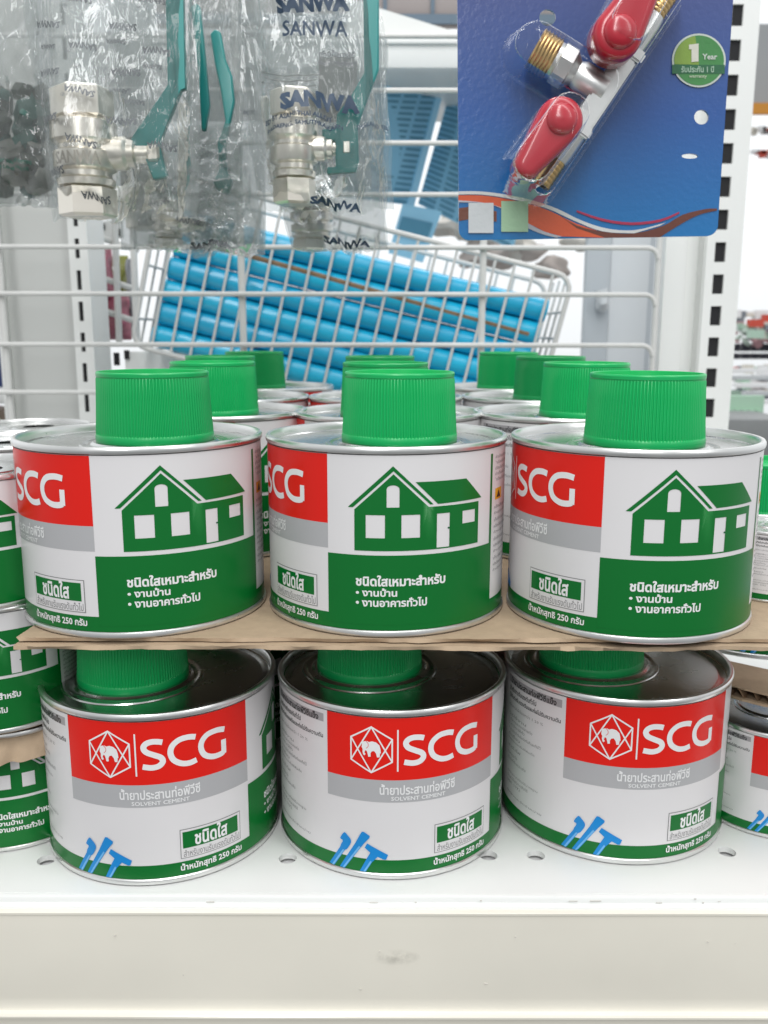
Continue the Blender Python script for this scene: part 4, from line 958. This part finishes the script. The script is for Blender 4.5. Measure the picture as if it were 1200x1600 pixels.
mb.lathe([(.15, .0), (.145, LS*.35), (.12, LS*.42), (.17, LS*.5), (.175, LS*.54)], 28, 0, FS); mb.prism(8, .20, LS*.50, LS*.70, 0, FS, .02); mb.lathe([(.175, LS*.68), (.175, LS*.78)], 28, 0, FS)
o_ = mb.obj('body', chrome, sv, auto=28); rel(o_, sv)
def thread(M, r, z0, z1, n, nm):
    pr = [(r*.55, z0), (r*.93, z0)]
    for i in range(n): z = z0+(z1-z0)*(i+.5)/n; h_ = (z1-z0)/n/2; pr += [(r*.94, z-h_*.8), (r, z), (r*.94, z+h_*.8)]
    pr += [(r*.9, z1), (r*.6, z1), (r*.55, z1-.1)]
    o = MB().lathe(pr, 32, 0, M).obj(nm, brass, sv, auto=50); rel(o, sv)
thread(FS, .195, LS*.74, LS*1.02, 6, 'large_thread'); thread(FA, .098, -.02, Lx*.14, 7, 'lower_thread'); thread(FA, .098, Lx*.86, Lx*1.0, 7, 'upper_thread')
def Qh(px, py): p = U(px, py, CY-.65); return (p[0], p[2])
def teardrop(hx_, hy_, hr, tx, ty, tr, nm):
    a = Vector(Qh(hx_, hy_)); b = Vector(Qh(tx, ty)); hr *= k; tr *= k; d = (b-a).normalized(); an = atan2(d.y, d.x); root_ = []
    base = math.acos((hr-tr)/(b-a).length)
    N_ = 22
    ring = [(1, an+base+(2*pi-2*base)*i/N_, 0) for i in range(N_+1)]+[(1, an-base+2*base*i/N_, 1) for i in range(N_+1)]
    V = []; F = []; n = len(ring); levels = [(.86, .0), (1, .03), (1, .22), (.97, .27), (.88, .31), (.7, .335), (.35, .345)]
    for sc_, dp in levels:
        for _, t, e in ring:
            c = b if e else a; r = tr if e else hr; off = (1-sc_)*min(hr, tr)*1.0
            V.append((c.x+(r-off)*cos(t), CY-.40-dp*1.0, c.y+(r-off)*sin(t)))
    for j in range(len(levels)-1): F += [(j*n+i, j*n+(i+1) % n, (j+1)*n+(i+1) % n, (j+1)*n+i) for i in range(n)]
    F.append(tuple((len(levels)-1)*n+i for i in range(n))); F.append(tuple(range(n))[::-1])
    mb = MB().add(V, F)
    mb.lathe([(hr*.66, 0), (hr*.64, .04), (hr*.54, .07), (hr*.3, .09), (0, .095)], 32, 0, Matrix.Translation((a.x+hr*.02, CY-.72, a.y)) @ Matrix.Rotation(pi/2, 4, 'X'))
    mb.lathe([(hr*.5, .0), (hr*.5, .3)], 24, 0, Matrix.Translation((a.x, CY-.15, a.y)) @ Matrix.Rotation(pi/2, 4, 'X'))
    # finger rib down the handle
    o = mb.obj(nm, redp, sv, auto=40); rel(o, sv)
teardrop(873, 189, 32, 822, 259, 19, 'handle'); teardrop(963, 54, 34, 1018, -42, 19, 'handle')
# blister shell: a height field over the valve
def seg(p, a, b):
    ab = (b[0]-a[0], b[1]-a[1]); t = max(0, min(1, ((p[0]-a[0])*ab[0]+(p[1]-a[1])*ab[1])/(ab[0]**2+ab[1]**2))); return hypot(p[0]-a[0]-ab[0]*t, p[1]-a[1]-ab[1]*t)
SK = [((846, 286), (1046, -14), 22, .42), ((925, 130), (834, 74), 36, .46), ((874, 192), (820, 266), 31, .80), ((966, 56), (1025, -50), 33, .80)]
V = []; F = []; HG = []; NX, NZ = 120, 150
for j in range(NZ+1):
    for i in range(NX+1):
        px = 790+(1080-790)*i/NX; py = -70+(320+70)*j/NZ; hgt = 0
        for a, b, r, hh in SK:
            d = seg((px, py), a, b); t = max(0, min(1, (r+9-d)/13)); t = t*t*(3-2*t); hgt = max(hgt, hh*t)
        x, _, z = U(px, py, CY-.3); HG.append(hgt); V.append((x, CY-.02-hgt-.01*noise.noise((px*.03, py*.03, 0)), z))
for j in range(NZ):
    for i in range(NX):
        q = j*(NX+1)+i; f_ = (q, q+1, q+NX+2, q+NX+1)
        if max(HG[t] for t in f_) > 0: F.append(f_)
bl = MB().add(V, F).obj('blister', film('blister_plastic', .03, (.98, .98, .98), .22, .5, .25), root, auto=None); rel(bl, root)
